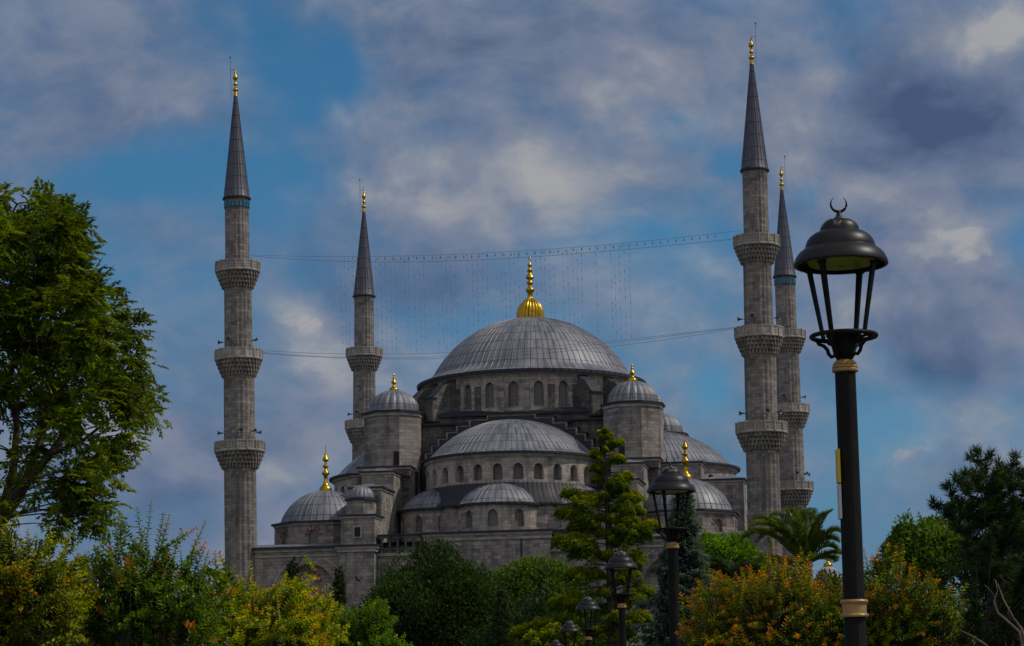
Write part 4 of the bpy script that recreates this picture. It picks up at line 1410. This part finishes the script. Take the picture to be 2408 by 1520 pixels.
# ---- crape-myrtle like shrubs: upright shoots with paired leaves and ruddy tips
def myrtle(u, v, y, rx, rz, label, seed, nsh=330, leaf=.045, low=(.030, .050, .010), mid=(.065, .085, .012), top=(.22, .085, .020), tall=(), redness=.6, group='crape myrtle shrubs', ry=None, hang=.0, up_bias=.26):
    rng = np.random.default_rng(seed)
    c = at(u, v, y); px = y / F_PX
    rx *= px; rz *= px; ry = ry or rx * .9
    root, base = plant('crape_myrtle', c[0], y, label, 'shrub', group)
    mb = MB(); L = Leaves()
    fork = c - np.array([0, 0, rz * .95])
    low, mid, top = map(np.array, (low, mid, top))
    hubs = []
    for k in range(7):
        a = 2 * PI * k / 7 + rng.uniform(-.3, .3)
        st = base + np.array([math.cos(a) * .08, math.sin(a) * .08, 0])
        h = c + np.array([math.cos(a) * rx * .5, math.sin(a) * ry * .5, -rz * .15 + rng.uniform(-.2, .25) * rz])
        mb.tube([tuple(q) for q in bez(st, st * .35 + h * .65 - np.array([math.cos(a), math.sin(a), 0]) * rx * .25, h, 7)], list(np.linspace(.035, .014, 7)), 6, BARK)
        hubs.append(h)
    hubs.append(c + np.array([0, 0, .1 * rz])); hubs = np.array(hubs)
    shoots = []
    for k in range(nsh):
        d = rnd_dir(rng, 1)[0]
        d[2] = abs(d[2]) if rng.random() < .8 else -.55 * abs(d[2])
        r = rng.uniform(.45, 1.0) ** .55
        lump = 1 + .13 * math.sin(d[0] * 7 + seed) + .10 * math.cos(d[1] * 6 + d[2] * 5 + seed)
        shoots.append((c + d * np.array([rx, ry, rz]) * r * lump, r, 1.0))
    for (tu, tv) in tall: shoots.append((at(tu, tv, y + rng.uniform(-.3, .3)), 1.0, 1.35))
    for tipp, r, lng in shoots:
        ln = rng.uniform(.20, .40) * lng
        out = nrmz(tipp - c)
        d0 = nrmz(out * (1 - up_bias) + np.array([0, 0, up_bias]) + rng.normal(size=3) * (.10 if lng > 1 else .45))
        st = tipp - d0 * ln * .95 - out * ln * .18
        hub = hubs[np.argmin(np.linalg.norm(hubs - st, axis=1))]
        mb.tube([tuple(q) for q in bez(hub, (hub + st) / 2 + np.array([0, 0, -.03]), st, 4)], [.008, .006, .005, .004], 4, BARK, False)
        path = bez(st, st + d0 * ln * .5 + out * .03, tipp, 9)
        mb.tube([tuple(q) for q in path[::2]], [.004, .0035, .003, .0025, .0015], 4, BARK, False)
        npair = max(6, int(ln / .021))
        t = np.linspace(.05, 1, npair)
        idx = t * 8; i0 = np.minimum(idx.astype(int), 7); fr = (idx - i0)[:, None]
        pos = path[i0] * (1 - fr) + path[i0 + 1] * fr
        tang = nrmz(path[i0 + 1] - path[i0])
        a0 = rng.uniform(0, PI)
        e1 = nrmz(np.cross(tang, np.array([.3, .5, .2]))); e2 = np.cross(tang, e1)
        redk = np.clip((t - .58) / .42, 0, 1) ** 1.3 * (.5 + .5 * math.sin(tipp[0] * 4.1 + seed) * math.cos(tipp[1] * 3.3 + tipp[2] * 4.7) + rng.normal() * .16 < redness) * rng.uniform(.4, 1.0) * np.clip((r - .62) * 4, 0, 1)
        yel = np.clip(t * 1.1 - .15, 0, 1) * rng.uniform(.5, 1)
        col = low * (1 - yel[:, None]) + mid * yel[:, None]
        col = col * (1 - redk[:, None]) + top * rng.uniform(.75, 1.2) * redk[:, None]
        sz = leaf * (1.3 - .6 * t ** 3) * rng.uniform(.85, 1.2)
        for sg in (1, -1):
            ang = a0 + np.where(np.arange(npair) % 2, PI / 2, 0) + rng.normal(size=npair) * .25
            sdv = (e1 * np.cos(ang)[:, None] + e2 * np.sin(ang)[:, None]) * sg
            dr = nrmz(sdv + tang * .55 + np.array([0, 0, -.1 - hang]))
            upv = nrmz(tang * .9 + np.array([0, 0, .5]) + rng.normal(size=(npair, 3)) * .3)
            L.add(pos, dr, upv, sz, sz * .68, col * rng.uniform(.8, 1.2, (npair, 1)))
    mb.build('stem', root, off=tuple(base), sharp=None)
    L.build('foliage', LEAF_GLOSS, root, base, fold=.15)


# ---- conifers: boughs with hanging or upswept sprays
def conifer(u0, v0, v1, y, label, seed, boughs, nfill, halfw, name, tint, tipc, puffs=0, leaf=.17, droop=.25, rise=.15, per=260, hang=.5, lw=.3, ub=None, group=None, wid=.3, cat='conifer'):
    """apex at (u0, v0); foliage down to picture row v1; halfw(t) half width in px by t = 0 top .. 1 bottom"""
    rng = np.random.default_rng(seed)
    px = y / F_PX
    apex = at(u0, v0, y)
    bp = at(ub if ub else u0, v1, y)
    root, base = plant(name, bp[0] + (bp[0] - apex[0]) * .2, y, label, cat, group)
    mb = MB(); L = Leaves()
    H = apex[2] - base[2]
    mb.tube([tuple(base - [0, 0, .1]), tuple(base + (apex - base) * .5), tuple(base + (apex - base) * .85), tuple(apex - [0, 0, .1])], [H * .022, H * .014, H * .006, .012], 8, BARK)
    tint = np.array(tint); tipc = np.array(tipc)
    def axis(z): return base + (apex - base) * ((z - base[2]) / H)
    lst = []
    for (tu, tv, av) in boughs:
        a = axis(at(u0, av, y)[2]); t = at(tu, tv, y + rng.uniform(-.25, .25) * abs(tu - u0) * px)
        lst.append((a, t, 1.0))
    for k in range(nfill):
        tt = ((k + rng.random()) / nfill) ** .85
        zz = apex[2] + (bp[2] - apex[2]) * tt
        a = axis(zz)
        az = k * 2.39996 + rng.uniform(-.4, .4)
        ln = halfw(tt) * px * rng.uniform(.72, 1.05)
        t = a + np.array([math.cos(az), math.sin(az), 0]) * ln + np.array([0, 0, (rise - droop * .5) * ln])
        lst.append((a - np.array([0, 0, rise * ln * .4]), t, .9))
    for a, t, w in lst:
        d = t - a; ln = np.linalg.norm(d)
        if ln < .05: continue
        mid = (a + t) / 2 + np.array([0, 0, droop * ln * .55])
        path = bez(a, mid, t, 12)
        mb.tube([tuple(q) for q in path[::3]], list(np.linspace(.02 + .012 * ln, .006, len(path[::3]))), 5, BARK, False)
        if puffs:
            sd0 = nrmz(np.cross(d, np.array([0, 0, 1.0])))
            for q in range(int(4 + ln * puffs)):
                r = rng.uniform(.22, 1.0) ** .75
                i = min(10, int(r * 11)); p = path[i] + (path[i + 1] - path[i]) * (r * 11 - i)
                lat = rng.normal() * .25 * ln ** .7 * math.sin(min(1, r + .1) * PI * .9)
                p = p + sd0 * lat + np.array([0, 0, -.6 * abs(lat) - rng.uniform(0, .22) * min(1, ln)])
                a_ = rng.uniform(.10, .19) * (.45 + .6 * min(1, ln / 1.2)) * (.5 + .5 * min(1, (apex[2] - a[2]) / 3.0))
                m = 95
                dd = rnd_dir(rng, m); tg = d / ln
                q_ = rng.uniform(.25, 1, m) ** .5
                off_ = dd * q_[:, None] * a_ * np.array([1, 1, .62]); off_ = off_ + tg * ((off_ @ tg) * .8)[:, None]
                off_[:, 2] -= .55 * (off_[:, 0] ** 2 + off_[:, 1] ** 2) / a_
                dr = nrmz(dd + tg * .7 + np.array([0, 0, -.45]) + rng.normal(size=(m, 3)) * .35)
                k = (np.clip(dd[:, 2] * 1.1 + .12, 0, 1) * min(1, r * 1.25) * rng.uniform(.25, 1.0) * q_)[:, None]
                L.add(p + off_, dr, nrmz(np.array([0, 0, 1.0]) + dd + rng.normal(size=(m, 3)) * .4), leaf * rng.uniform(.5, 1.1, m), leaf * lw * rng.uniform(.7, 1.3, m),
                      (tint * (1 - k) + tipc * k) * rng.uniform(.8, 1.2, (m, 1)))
            continue
        m = int(per * (.25 + ln) * w)
        r = rng.uniform(.10, 1.0, m) ** .8
        idx = r * 11; i0 = np.minimum(idx.astype(int), 10); fr = (idx - i0)[:, None]
        pos = path[i0] * (1 - fr) + path[i0 + 1] * fr
        tg = nrmz(path[i0 + 1] - path[i0])
        sd = nrmz(np.cross(tg, np.array([0, 0, 1.0])))
        wdt = (wid * ln ** .8 * np.sin(np.clip(r, .05, 1) * PI * .86 + .12) + .05)
        s = rng.normal(size=m) * .5
        # fingers: sprays gather in side shoots
        s = np.sign(s) * np.abs(s); fing = np.sin(r * ln * 26 + s * 3) * .06
        h = -np.abs(rng.normal(size=m)) * hang * wdt * (1 + .6 * np.sin(r * ln * 14 + s * 2))
        P_ = pos + sd * (s * wdt)[:, None] + tg * (fing - .1 * np.abs(s) * wdt)[:, None] + np.array([0, 0, 1.0]) * (h + .05 - .18 * s ** 2 * wdt)[:, None]
        dr = nrmz(tg * .8 + sd * (s * .9)[:, None] + np.array([0, 0, -1.0]) * (hang * .9 + .25 * rng.normal(size=m))[:, None] + rng.normal(size=(m, 3)) * .28)
        up = nrmz(np.array([0, 0, 1.0]) + rng.normal(size=(m, 3)) * .6)
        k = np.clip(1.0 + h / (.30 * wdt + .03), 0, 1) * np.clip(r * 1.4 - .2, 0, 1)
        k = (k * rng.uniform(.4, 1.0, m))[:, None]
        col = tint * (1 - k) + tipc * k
        L.add(P_, dr, up, leaf * rng.uniform(.6, 1.25, m), leaf * lw * rng.uniform(.7, 1.3, m), col * rng.uniform(.8, 1.2, (m, 1)))
    mb.build('trunk', root, off=tuple(base), sharp=None)
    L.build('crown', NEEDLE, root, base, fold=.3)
    return root


# ---- palm
def palm(u, v, y, label, fr, seed, name='palm_tree', nfill=5, tint=(.10, .14, .028)):
    rng = np.random.default_rng(seed)
    c = at(u, v, y); px = y / F_PX
    root, base = plant(name, c[0], y, label, 'palm tree')
    mb = MB()
    hgt = c[2] - base[2]
    prof = []
    k = 0
    while k * .16 < hgt:
        prof += [(.24 - .03 * k * .16 / hgt, base[2] + k * .16), (.27 - .03 * k * .16 / hgt, base[2] + k * .16 + .12)]; k += 1
    prof += [(.30, c[2] - .1), (.2, c[2] + .15), (.02, c[2] + .25)]
    mb.lathe(prof, 14, BARK_GREY, lambda r, z, i, a: r * (1 + .08 * math.sin(a * 7 + z * 11)), cx=c[0], cy=c[1])
    mb.build('trunk', root, off=tuple(base))
    curves = []
    for (cu, cv, tu, tv) in fr:
        dy = rng.uniform(-.4, .4)
        curves.append((c, at(u + cu, v + cv, y + dy), at(u + tu, v + tv, y + dy * 2)))
    for k in range(nfill):
        az = k * 2.4 + rng.uniform(-.3, .3); el = rng.uniform(.1, 1.2); ln = rng.uniform(1.5, 2.2)
        d = np.array([math.cos(az) * math.cos(el), math.sin(az) * math.cos(el), math.sin(el)])
        p1 = c + d * ln * .6
        curves.append((c, p1, p1 + np.array([d[0], d[1], -.35]) * ln * .55))
    tint = np.array(tint)
    for p0, p1, p2 in curves:
        L = Leaves(); rb = MB()
        path = bez(p0, p1, p2, 40)
        rb.tube([tuple(q) for q in path[::3]], list(np.linspace(.028, .006, len(path[::3]))), 5, plain_green, False)
        n = 100
        t = np.linspace(.14, 1, n); idx = t * 39; i0 = np.minimum(idx.astype(int), 38); f_ = (idx - i0)[:, None]
        pos = path[i0] * (1 - f_) + path[i0 + 1] * f_; tg = nrmz(path[i0 + 1] - path[i0])
        sd = nrmz(np.cross(tg, np.array([0, 0, 1.0]) + rng.normal(size=3) * .15)); up = np.cross(sd, tg)
        ll = .58 * np.sin(np.clip(t * .93 + .08, 0, 1) * PI) ** .55 + .06
        for sg in (-1, 1):
            dr = nrmz(sd * sg * .85 + tg * .6 + up * .42 + np.array([0, 0, -.1]) + rng.normal(size=(n, 3)) * .07)
            L.add(pos, dr, up + rng.normal(size=(n, 3)) * .2, ll, .030, tint * rng.uniform(.7, 1.5) * rng.uniform(.8, 1.2, (n, 1)))
        f = L.build('frond', NEEDLE, root, base, fold=.2)
        rb.build('midrib', f, off=tuple(base), sharp=None)
    return root


plain_green = plain_mat("palm_midrib", (.14, .15, .06), .5, var=.2)


# ---- pine at the right edge
def pine():
    rng = np.random.default_rng(8)
    Y = 25.0
    b = at(2470, 1500, Y)
    root, base = plant('pine_tree', b[0], Y, 'dark green pine with long needle tufts reaching in from the right edge', 'pine tree')
    T = [(2295, 1060), (2283, 1074), (2329, 1070), (2387, 1070), (2349, 1092), (2384, 1090), (2319, 1098), (2300, 1085), (2247, 1122), (2258, 1136), (2275, 1150), (2226, 1143), (2305, 1146), (2370, 1126), (2401, 1119),
         (2194, 1181), (2209, 1191), (2226, 1202), (2250, 1177), (2235, 1215), (2280, 1195), (2318, 1184), (2356, 1170), (2384, 1146), (2405, 1155), (2262, 1215), (2240, 1160), (2265, 1182), (2330, 1205), (2300, 1210), (2290, 1120), (2335, 1150), (2410, 1190), (2425, 1120), (2440, 1085)]
    tuft = [at(u, v, Y + rng.uniform(-.35, .35)) for u, v in T]
    lowv = np.array([1195, 1230, 1260, 1300, 1360, 1420, 1480, 1560]); lowu = np.array([2200, 2225, 2245, 2262, 2285, 2285, 2255, 2250])
    for k in range(70):
        v = rng.uniform(1105, 1215); u = rng.uniform(2262 - (v - 1105) * .45, 2450)
        tuft.append(at(u, v, Y + rng.uniform(-.6, .6)))
    n = 0
    while n < 430:
        v = rng.uniform(1185, 1600); u = rng.uniform(2195, 2720)
        if u < np.interp(v, lowv, lowu) + rng.exponential(18): continue
        if u > 2430 and rng.random() < .5: continue
        tuft.append(at(u, v, Y + rng.uniform(-.9, 1.1))); n += 1
    for k in range(90):      # the rest of the crown, beyond the frame
        tuft.append(at(rng.uniform(2420, 2900), rng.uniform(980, 1250) + 0, Y + rng.uniform(-1, 1)))
    tuft = np.array(tuft)
    mb = MB()
    def P(u, v, dy=0): return at(u, v, Y + dy)
    main = [np.array([base - [0, 0, .1], P(2480, 1650), P(2470, 1450), P(2440, 1300), P(2420, 1200), P(2430, 1080), P(2470, 980)]),
            np.array([P(2440, 1300), P(2370, 1260), P(2330, 1190), P(2318, 1130), P(2300, 1085)]), np.array([P(2318, 1150), P(2345, 1110), P(2385, 1085)]),
            np.array([P(2370, 1260), P(2290, 1215), P(2240, 1190), P(2205, 1186)]), np.array([P(2330, 1190), P(2280, 1165), P(2250, 1130)]),
            np.array([P(2470, 1450), P(2400, 1400, .3), P(2330, 1340, .4), P(2285, 1300, .3)]), np.array([P(2475, 1550), P(2400, 1500, -.3), P(2320, 1460, -.4), P(2275, 1450, -.3)]),
            np.array([P(2430, 1300), P(2560, 1250, .2), P(2640, 1180)]), np.array([P(2470, 1450), P(2580, 1400), P(2680, 1340)])]
    for i, l in enumerate(main):
        mb.tube([tuple(q) for q in l], list(np.linspace(.09 if i == 0 else .026, .02 if i == 0 else .007, len(l))), 7, BARK)
    allp = np.concatenate([np.concatenate([bez(l[i], (l[i] + l[i + 1]) / 2, l[i + 1], 5) for i in range(len(l) - 1)]) for l in main])
    L = Leaves()
    for p in tuft:
        q = allp[np.argmin(np.linalg.norm(allp - p, axis=1))]
        mid = (p + q) / 2 + np.array([0, 0, -.04])
        mb.tube([tuple(a) for a in bez(q, mid, p, 4)], [.009, .008, .007, .005], 4, BARK, False)
        ax = nrmz((p - q) * .7 / max(.05, np.linalg.norm(p - q)) + np.array([0, 0, .55]) + rng.normal(size=3) * .25)
        m = 95
        s = rng.uniform(-.09, .015, m)
        pos = p + ax * s[:, None]
        d = nrmz(rnd_dir(rng, m) + ax * rng.uniform(.3, 1.3, (m, 1)))
        L.add(pos, d, rnd_dir(rng, m), rng.uniform(.08, .125, m), .0085, np.array([.03, .055, .02]) * rng.uniform(.6, 1.5))
    mb.build('trunk', root, off=tuple(base), sharp=None)
    L.build('crown', NEEDLE, root, base)


left_tree()
myrtle(0, 1445, 19, 205, 240, 'yellow and orange tipped crape myrtle shrub at the far left edge', 21, nsh=540, low=(.06, .10, .008), mid=(.34, .34, .010), top=(.62, .18, .012), redness=.22, leaf=.04)
myrtle(335, 1465, 20, 225, 225, 'dark green crape myrtle with tall red tipped shoots, below the feathery tree', 22, nsh=420, low=(.05, .095, .008), mid=(.17, .26, .012), top=(.56, .13, .02), redness=.4,
       tall=((484, 1225), (356, 1178), (322, 1196), (385, 1206), (428, 1248), (470, 1290), (268, 1205), (398, 1215)), leaf=.040)
myrtle(610, 1530, 28, 235, 190, 'golden yellow crape myrtle in front of the left minaret base', 23, nsh=820, mid=(.48, .44, .010), low=(.13, .20, .008), top=(.62, .24, .014), redness=.42, tall=((590, 1322), (722, 1365), (700, 1352), (520, 1335)), leaf=.042)
myrtle(850, 1565, 33, 125, 160, 'bright fresh green shrub just left of the big round dark tree', 24, nsh=480, mid=(.13, .22, .015), low=(.075, .14, .010), top=(.18, .19, .018), redness=.2, leaf=.05)
myrtle(1815, 1515, 27, 235, 205, 'orange leaved crape myrtle left of the nearest lamp post', 25, nsh=820, mid=(.32, .25, .010), low=(.07, .12, .008), top=(.72, .17, .010), redness=.66, tall=((1690, 1345), (1840, 1310), (1905, 1300)), leaf=.04)
myrtle(2085, 1505, 26.6, 225, 190, 'green and orange crape myrtle right of the nearest lamp post', 26, nsh=720, mid=(.20, .24, .010), low=(.05, .095, .008), top=(.65, .14, .012), redness=.5, tall=((2063, 1285), (2030, 1290), (2195, 1340), (2275, 1375)), leaf=.042)

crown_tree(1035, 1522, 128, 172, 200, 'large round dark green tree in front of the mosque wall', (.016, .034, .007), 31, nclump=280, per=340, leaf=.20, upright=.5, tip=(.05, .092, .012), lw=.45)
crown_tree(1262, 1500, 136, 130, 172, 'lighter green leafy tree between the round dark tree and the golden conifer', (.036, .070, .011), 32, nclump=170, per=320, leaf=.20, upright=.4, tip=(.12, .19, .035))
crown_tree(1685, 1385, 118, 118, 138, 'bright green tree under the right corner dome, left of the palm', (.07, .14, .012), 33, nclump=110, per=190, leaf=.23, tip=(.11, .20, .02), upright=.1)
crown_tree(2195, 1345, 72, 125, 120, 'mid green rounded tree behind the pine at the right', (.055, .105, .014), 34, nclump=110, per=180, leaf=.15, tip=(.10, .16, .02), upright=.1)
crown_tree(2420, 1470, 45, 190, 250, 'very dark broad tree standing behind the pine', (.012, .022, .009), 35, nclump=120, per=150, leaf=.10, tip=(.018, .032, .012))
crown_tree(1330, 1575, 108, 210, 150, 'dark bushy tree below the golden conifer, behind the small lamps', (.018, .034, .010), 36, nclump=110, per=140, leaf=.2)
crown_tree(130, 1590, 58, 360, 140, 'dark hedge-like bush behind the shrubs at the lower left', (.022, .035, .012), 37, nclump=150, per=130, leaf=.12, name='leafy_bush', cat='bush')
crown_tree(640, 1600, 62, 330, 120, 'dark bush behind the golden shrub at the bottom', (.022, .038, .012), 38, nclump=150, per=130, leaf=.12, name='leafy_bush', cat='bush')
crown_tree(1900, 1500, 70, 330, 130, 'dark green bush behind the orange shrub, under the palm', (.025, .045, .014), 39, nclump=150, per=130, leaf=.14, name='leafy_bush', cat='bush')

GB = [(1332, 1148, 1172), (1318, 1196, 1205), (1312, 1262, 1262), (1345, 1225, 1215), (1350, 1290, 1280), (1208, 1478, 1420), (1222, 1505, 1460), (1300, 1410, 1380), (1335, 1340, 1330), (1362, 1170, 1150),
      (1480, 1112, 1115), (1499, 1158, 1150), (1502, 1190, 1180), (1546, 1222, 1232), (1525, 1245, 1262), (1510, 1300, 1300), (1530, 1382, 1390), (1490, 1215, 1215), (1500, 1345, 1345), (1522, 1440, 1440),
      (1394, 1060, 1062), (1396, 1094, 1092), (1460, 1032, 1036), (1462, 1072, 1072), (1399, 1122, 1116), (1470, 1135, 1138), (1410, 1015, 1020), (1434, 1018, 1020)]
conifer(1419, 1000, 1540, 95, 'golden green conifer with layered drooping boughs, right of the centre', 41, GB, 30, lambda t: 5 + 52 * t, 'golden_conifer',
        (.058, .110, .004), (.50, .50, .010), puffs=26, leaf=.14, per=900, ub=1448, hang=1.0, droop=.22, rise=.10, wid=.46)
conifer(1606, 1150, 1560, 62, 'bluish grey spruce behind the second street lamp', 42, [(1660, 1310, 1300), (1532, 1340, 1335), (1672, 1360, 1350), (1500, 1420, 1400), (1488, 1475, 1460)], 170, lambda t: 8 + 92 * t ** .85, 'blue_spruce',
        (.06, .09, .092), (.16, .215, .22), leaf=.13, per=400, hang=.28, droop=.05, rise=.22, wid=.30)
conifer(1180, 1382, 1560, 100, 'small thin spruce tip in front of the round dark tree', 43, [], 60, lambda t: 4 + 50 * t, 'young_spruce', (.022, .04, .012), (.05, .07, .02), leaf=.15, per=120, hang=.4)
for u, v0, v1, w, lab, sd in ((688, 1316, 1440, 17, 'small dark cypress against the left gallery wall, left of the arched window', 44), (797, 1335, 1470, 16, 'small dark cypress beside the left buttress pier, right of the arched window', 45),
                              (1497, 1290, 1400, 9, 'narrow dark cypress against the wall behind the golden conifer', 46)):
    conifer(u, v0, v1, 262, lab, sd, [], 46, lambda t, w=w: w * (.25 + .75 * min(1, t * 2.2)), 'cypress_tree', (.022, .036, .016), (.04, .062, .022), leaf=.40, per=44, hang=.25, droop=-.1, rise=.6, lw=.4, wid=.5, group='cypresses along the mosque wall')
palm(1892, 1338, 85, 'palm tree with arching green fronds at the foot of the right minarets',
     [(-90, -125, -152, -62), (-62, -130, -132, -96), (-45, -135, -112, -60), (-35, -130, -82, -122), (-12, -100, -14, -140), (8, -100, 6, -132), (18, -90, 40, -70), (32, -118, 62, -134), (52, -110, 88, -82), (45, -75, 76, -42), (-25, -70, -60, -100), (20, -60, 30, -105), (-20, -110, -40, -138), (0, -90, 20, -142), (25, -110, 50, -128), (-55, -120, -120, -115), (-70, -110, -150, -80), (40, -90, 80, -62)], 51)
palm(1735, 1385, 92, 'low dark palm with drooping fronds left of the tall palm', [(-50, -60, -90, -30), (-30, -75, -75, -62), (10, -60, 40, -45), (40, -55, 75, -10), (-60, -30, -100, 15)], 52, nfill=10, tint=(.02, .034, .012))
pine()


# ---- bare grey branches at the lower right
def bare_branches():
    Y = 23.0
    def q(x, y): return tuple(at((3100 + x * .582) / 1.701, (1700 + y * .582) / 1.701, Y))
    b = at(2440, 1600, Y)
    root, base = plant('bare_shrub', b[0], Y, 'leafless pale grey branches in front of the dark trees at the lower right corner', 'bare shrub')
    for pts, r in (([(1515, 1065), (1530, 1140), (1505, 1210), (1530, 1290), (1600, 1350), (1680, 1420), (1700, 1510), (1720, 1800), (1750, 2400)], (.006, .034)),
                   ([(1440, 1100), (1500, 1160), (1512, 1215)], (.004, .009)), ([(1530, 1090), (1570, 1200), (1640, 1330), (1695, 1400), (1740, 1560), (1770, 2400)], (.006, .03)),
                   ([(1270, 1410), (1350, 1450), (1440, 1505), (1560, 1620), (1700, 1800)], (.008, .024)), ([(1620, 1340), (1600, 1290), (1612, 1250)], (.006, .003))):
        mb = MB()
        mb.tube([q(*p) for p in pts], list(np.linspace(r[0] * .75, r[1] * .6, len(pts))), 7, BARK_GREY)
        mb.build('branch', root, off=tuple(base), sharp=None)


bare_branches()


# ---- a low building glimpsed between the left shrubs, and the courtyard kiosk by the palm
def low_building():
    Y = 165.0
    a, b = at(215, 1465, Y), at(430, 1465, Y); ztop = at(320, 1396, Y)[2]
    gz = ground_z(0, Y)
    root = empty('low_building', ((a[0] + b[0]) / 2, Y + 4, gz))
    tag(root, 'low building with a grey hipped roof glimpsed between the left shrubs', 'building')
    off = ((a[0] + b[0]) / 2, Y + 4, gz)
    mb = MB(); mb.box(a[0], b[0], Y, Y + 8, gz - .3, a[2], STONE); mb.build('wall', root, off=off)
    for k in range(4):
        x = a[0] + (b[0] - a[0]) * (k + .5) / 4
        mb = MB(); mb.box(x - .4, x + .4, Y - .04, Y + .1, a[2] - 2.2, a[2] - .8, DARK); mb.box(x - .5, x + .5, Y - .08, Y + .1, a[2] - 2.35, a[2] - 2.2, TRIM); mb.build('window', root, off=off)
    mb = MB()
    e = .5; x0, x1, y0, y1, z0 = a[0] - e, b[0] + e, Y - e, Y + 8 + e, a[2]
    mb.box(x0, x1, y0, y1, z0, z0 + .2, LEAD_DARK)
    r0, r1 = (x0 + 2.6, Y + 4, ztop), (x1 - 2.6, Y + 4, ztop)
    A, B, C_, D = (x0, y0, z0 + .2), (x1, y0, z0 + .2), (x1, y1, z0 + .2), (x0, y1, z0 + .2)
    mb.poly([A, B, r1, r0], TRIM); mb.poly([C_, D, r0, r1], TRIM); mb.poly([B, C_, r1], TRIM); mb.poly([D, A, r0], TRIM)
    mb.build('roof', root, off=off)


low_building()


def kiosk():
    Y = 150.0
    c = at(1948, 1362, Y); gz = ground_z(0, Y)
    off = (c[0], Y, gz)
    root = empty('domed_kiosk', off)
    tag(root, 'small pale domed kiosk glimpsed right of the palm beside the lamp post', 'kiosk')
    mb = MB(Matrix.Translation((c[0], Y, 0))); mb.prism(ngon(8, .72), gz - .2, c[2] - .1, 'z', STONE); mb.prism(ngon(8, .85), c[2] - .1, c[2] + .08, 'z', LEAD_DARK); mb.build('wall', root, off=off)
    mb = MB(); lobed_dome(mb, .7, .75, c[2] + .08, 16, c[0], Y, .03, mat=TRIM); d = mb.build('dome', root, off=off)
    finial([(r * .45, h * .5) for r, h in SMALL_FIN], c[0], Y, c[2] + .8, d, off=off)


kiosk()


# ---- birds
def bird(u, v, y, label, flying, col, size, name='bird'):
    c = at(u, v, y)
    root = empty(name, tuple(c)); tag(root, label, 'bird')
    mb = MB()
    mt = plain_mat("feathers_" + ("dark" if not flying else "grey"), col, .7)
    S = size
    sec = [(-.30, .004, 0), (-.26, .03, .0), (-.12, .06, -.005), (.02, .085, -.01), (.14, .07, 0), (.2, .045, .02), (.25, .045, .035), (.29, .035, .035), (.33, .012, .03), (.36, .004, .025)]
    n = 10; rows = []
    for x, r, z in sec:
        rows.append([mb.pt((x * S, r * S * math.cos(2 * PI * k / n), (z + r * .95 * math.sin(2 * PI * k / n)) * S)) for k in range(n)])
    for i in range(len(rows) - 1):
        for k in range(n):
            l = (k + 1) % n
            mb.face((rows[i][k], rows[i + 1][k], rows[i + 1][l], rows[i][l]), mt, [(0, 0)] * 4)
    def wing(sg):
        lead = [(.12, .05, .03), (.16, .22, .12), (.10, .42, .12), (-.02, .62, .04)]
        trail = [(-.08, .05, .02), (-.08, .22, .09), (-.08, .42, .10), (-.06, .60, .035)]
        for i in range(3):
            q = [lead[i], lead[i + 1], trail[i + 1], trail[i]]
            t = [(a * S, sg * b * S, (z + .012) * S) for a, b, z in q]; bt = [(a * S, sg * b * S, (z - .004) * S) for a, b, z in q]
            mb.poly(t, mt); mb.poly(bt[::-1], mt)
            for j in range(4):
                k = (j + 1) % 4; mb.poly([t[k], t[j], bt[j], bt[k]], mt)
    tl = [(-.26, .03), (-.26, -.03), (-.46, -.09), (-.46, .09)]
    mb.poly([(a * S, b * S, .012 * S) for a, b in tl], mt); mb.poly([(a * S, b * S, .0) for a, b in tl][::-1], mt)
    if flying:
        wing(1); wing(-1)
    else:
        for sg in (1, -1):
            q = [(.12, sg * .07, .02), (-.05, sg * .085, .03), (-.32, sg * .03, .0), (-.1, sg * .07, -.05)]
            mb.poly([(a * S, b * S, z * S) for a, b, z in q], mt); mb.poly([(a * S, b * S * .9, z * S) for a, b, z in q][::-1], mt)
        for sg in (1, -1): mb.tube([(.0, sg * .03 * S, -.05 * S), (.02 * S, sg * .03 * S, -.2 * S)], .008 * S, 4, mt)
    mb.build('body', root)
    return root


b = bird(842, 1364, 220, 'small brown bird flying in front of the left buttress pier', True, (.06, .045, .035), 1.0)
b.rotation_euler = (rad(25), rad(25), rad(170))
b = bird(1499, 1364, 94.5, 'black crow perched on a golden conifer bough above the third lamp', False, (.01, .01, .012), 1.0, 'crow')
b.rotation_euler = (0, rad(-35), rad(25))
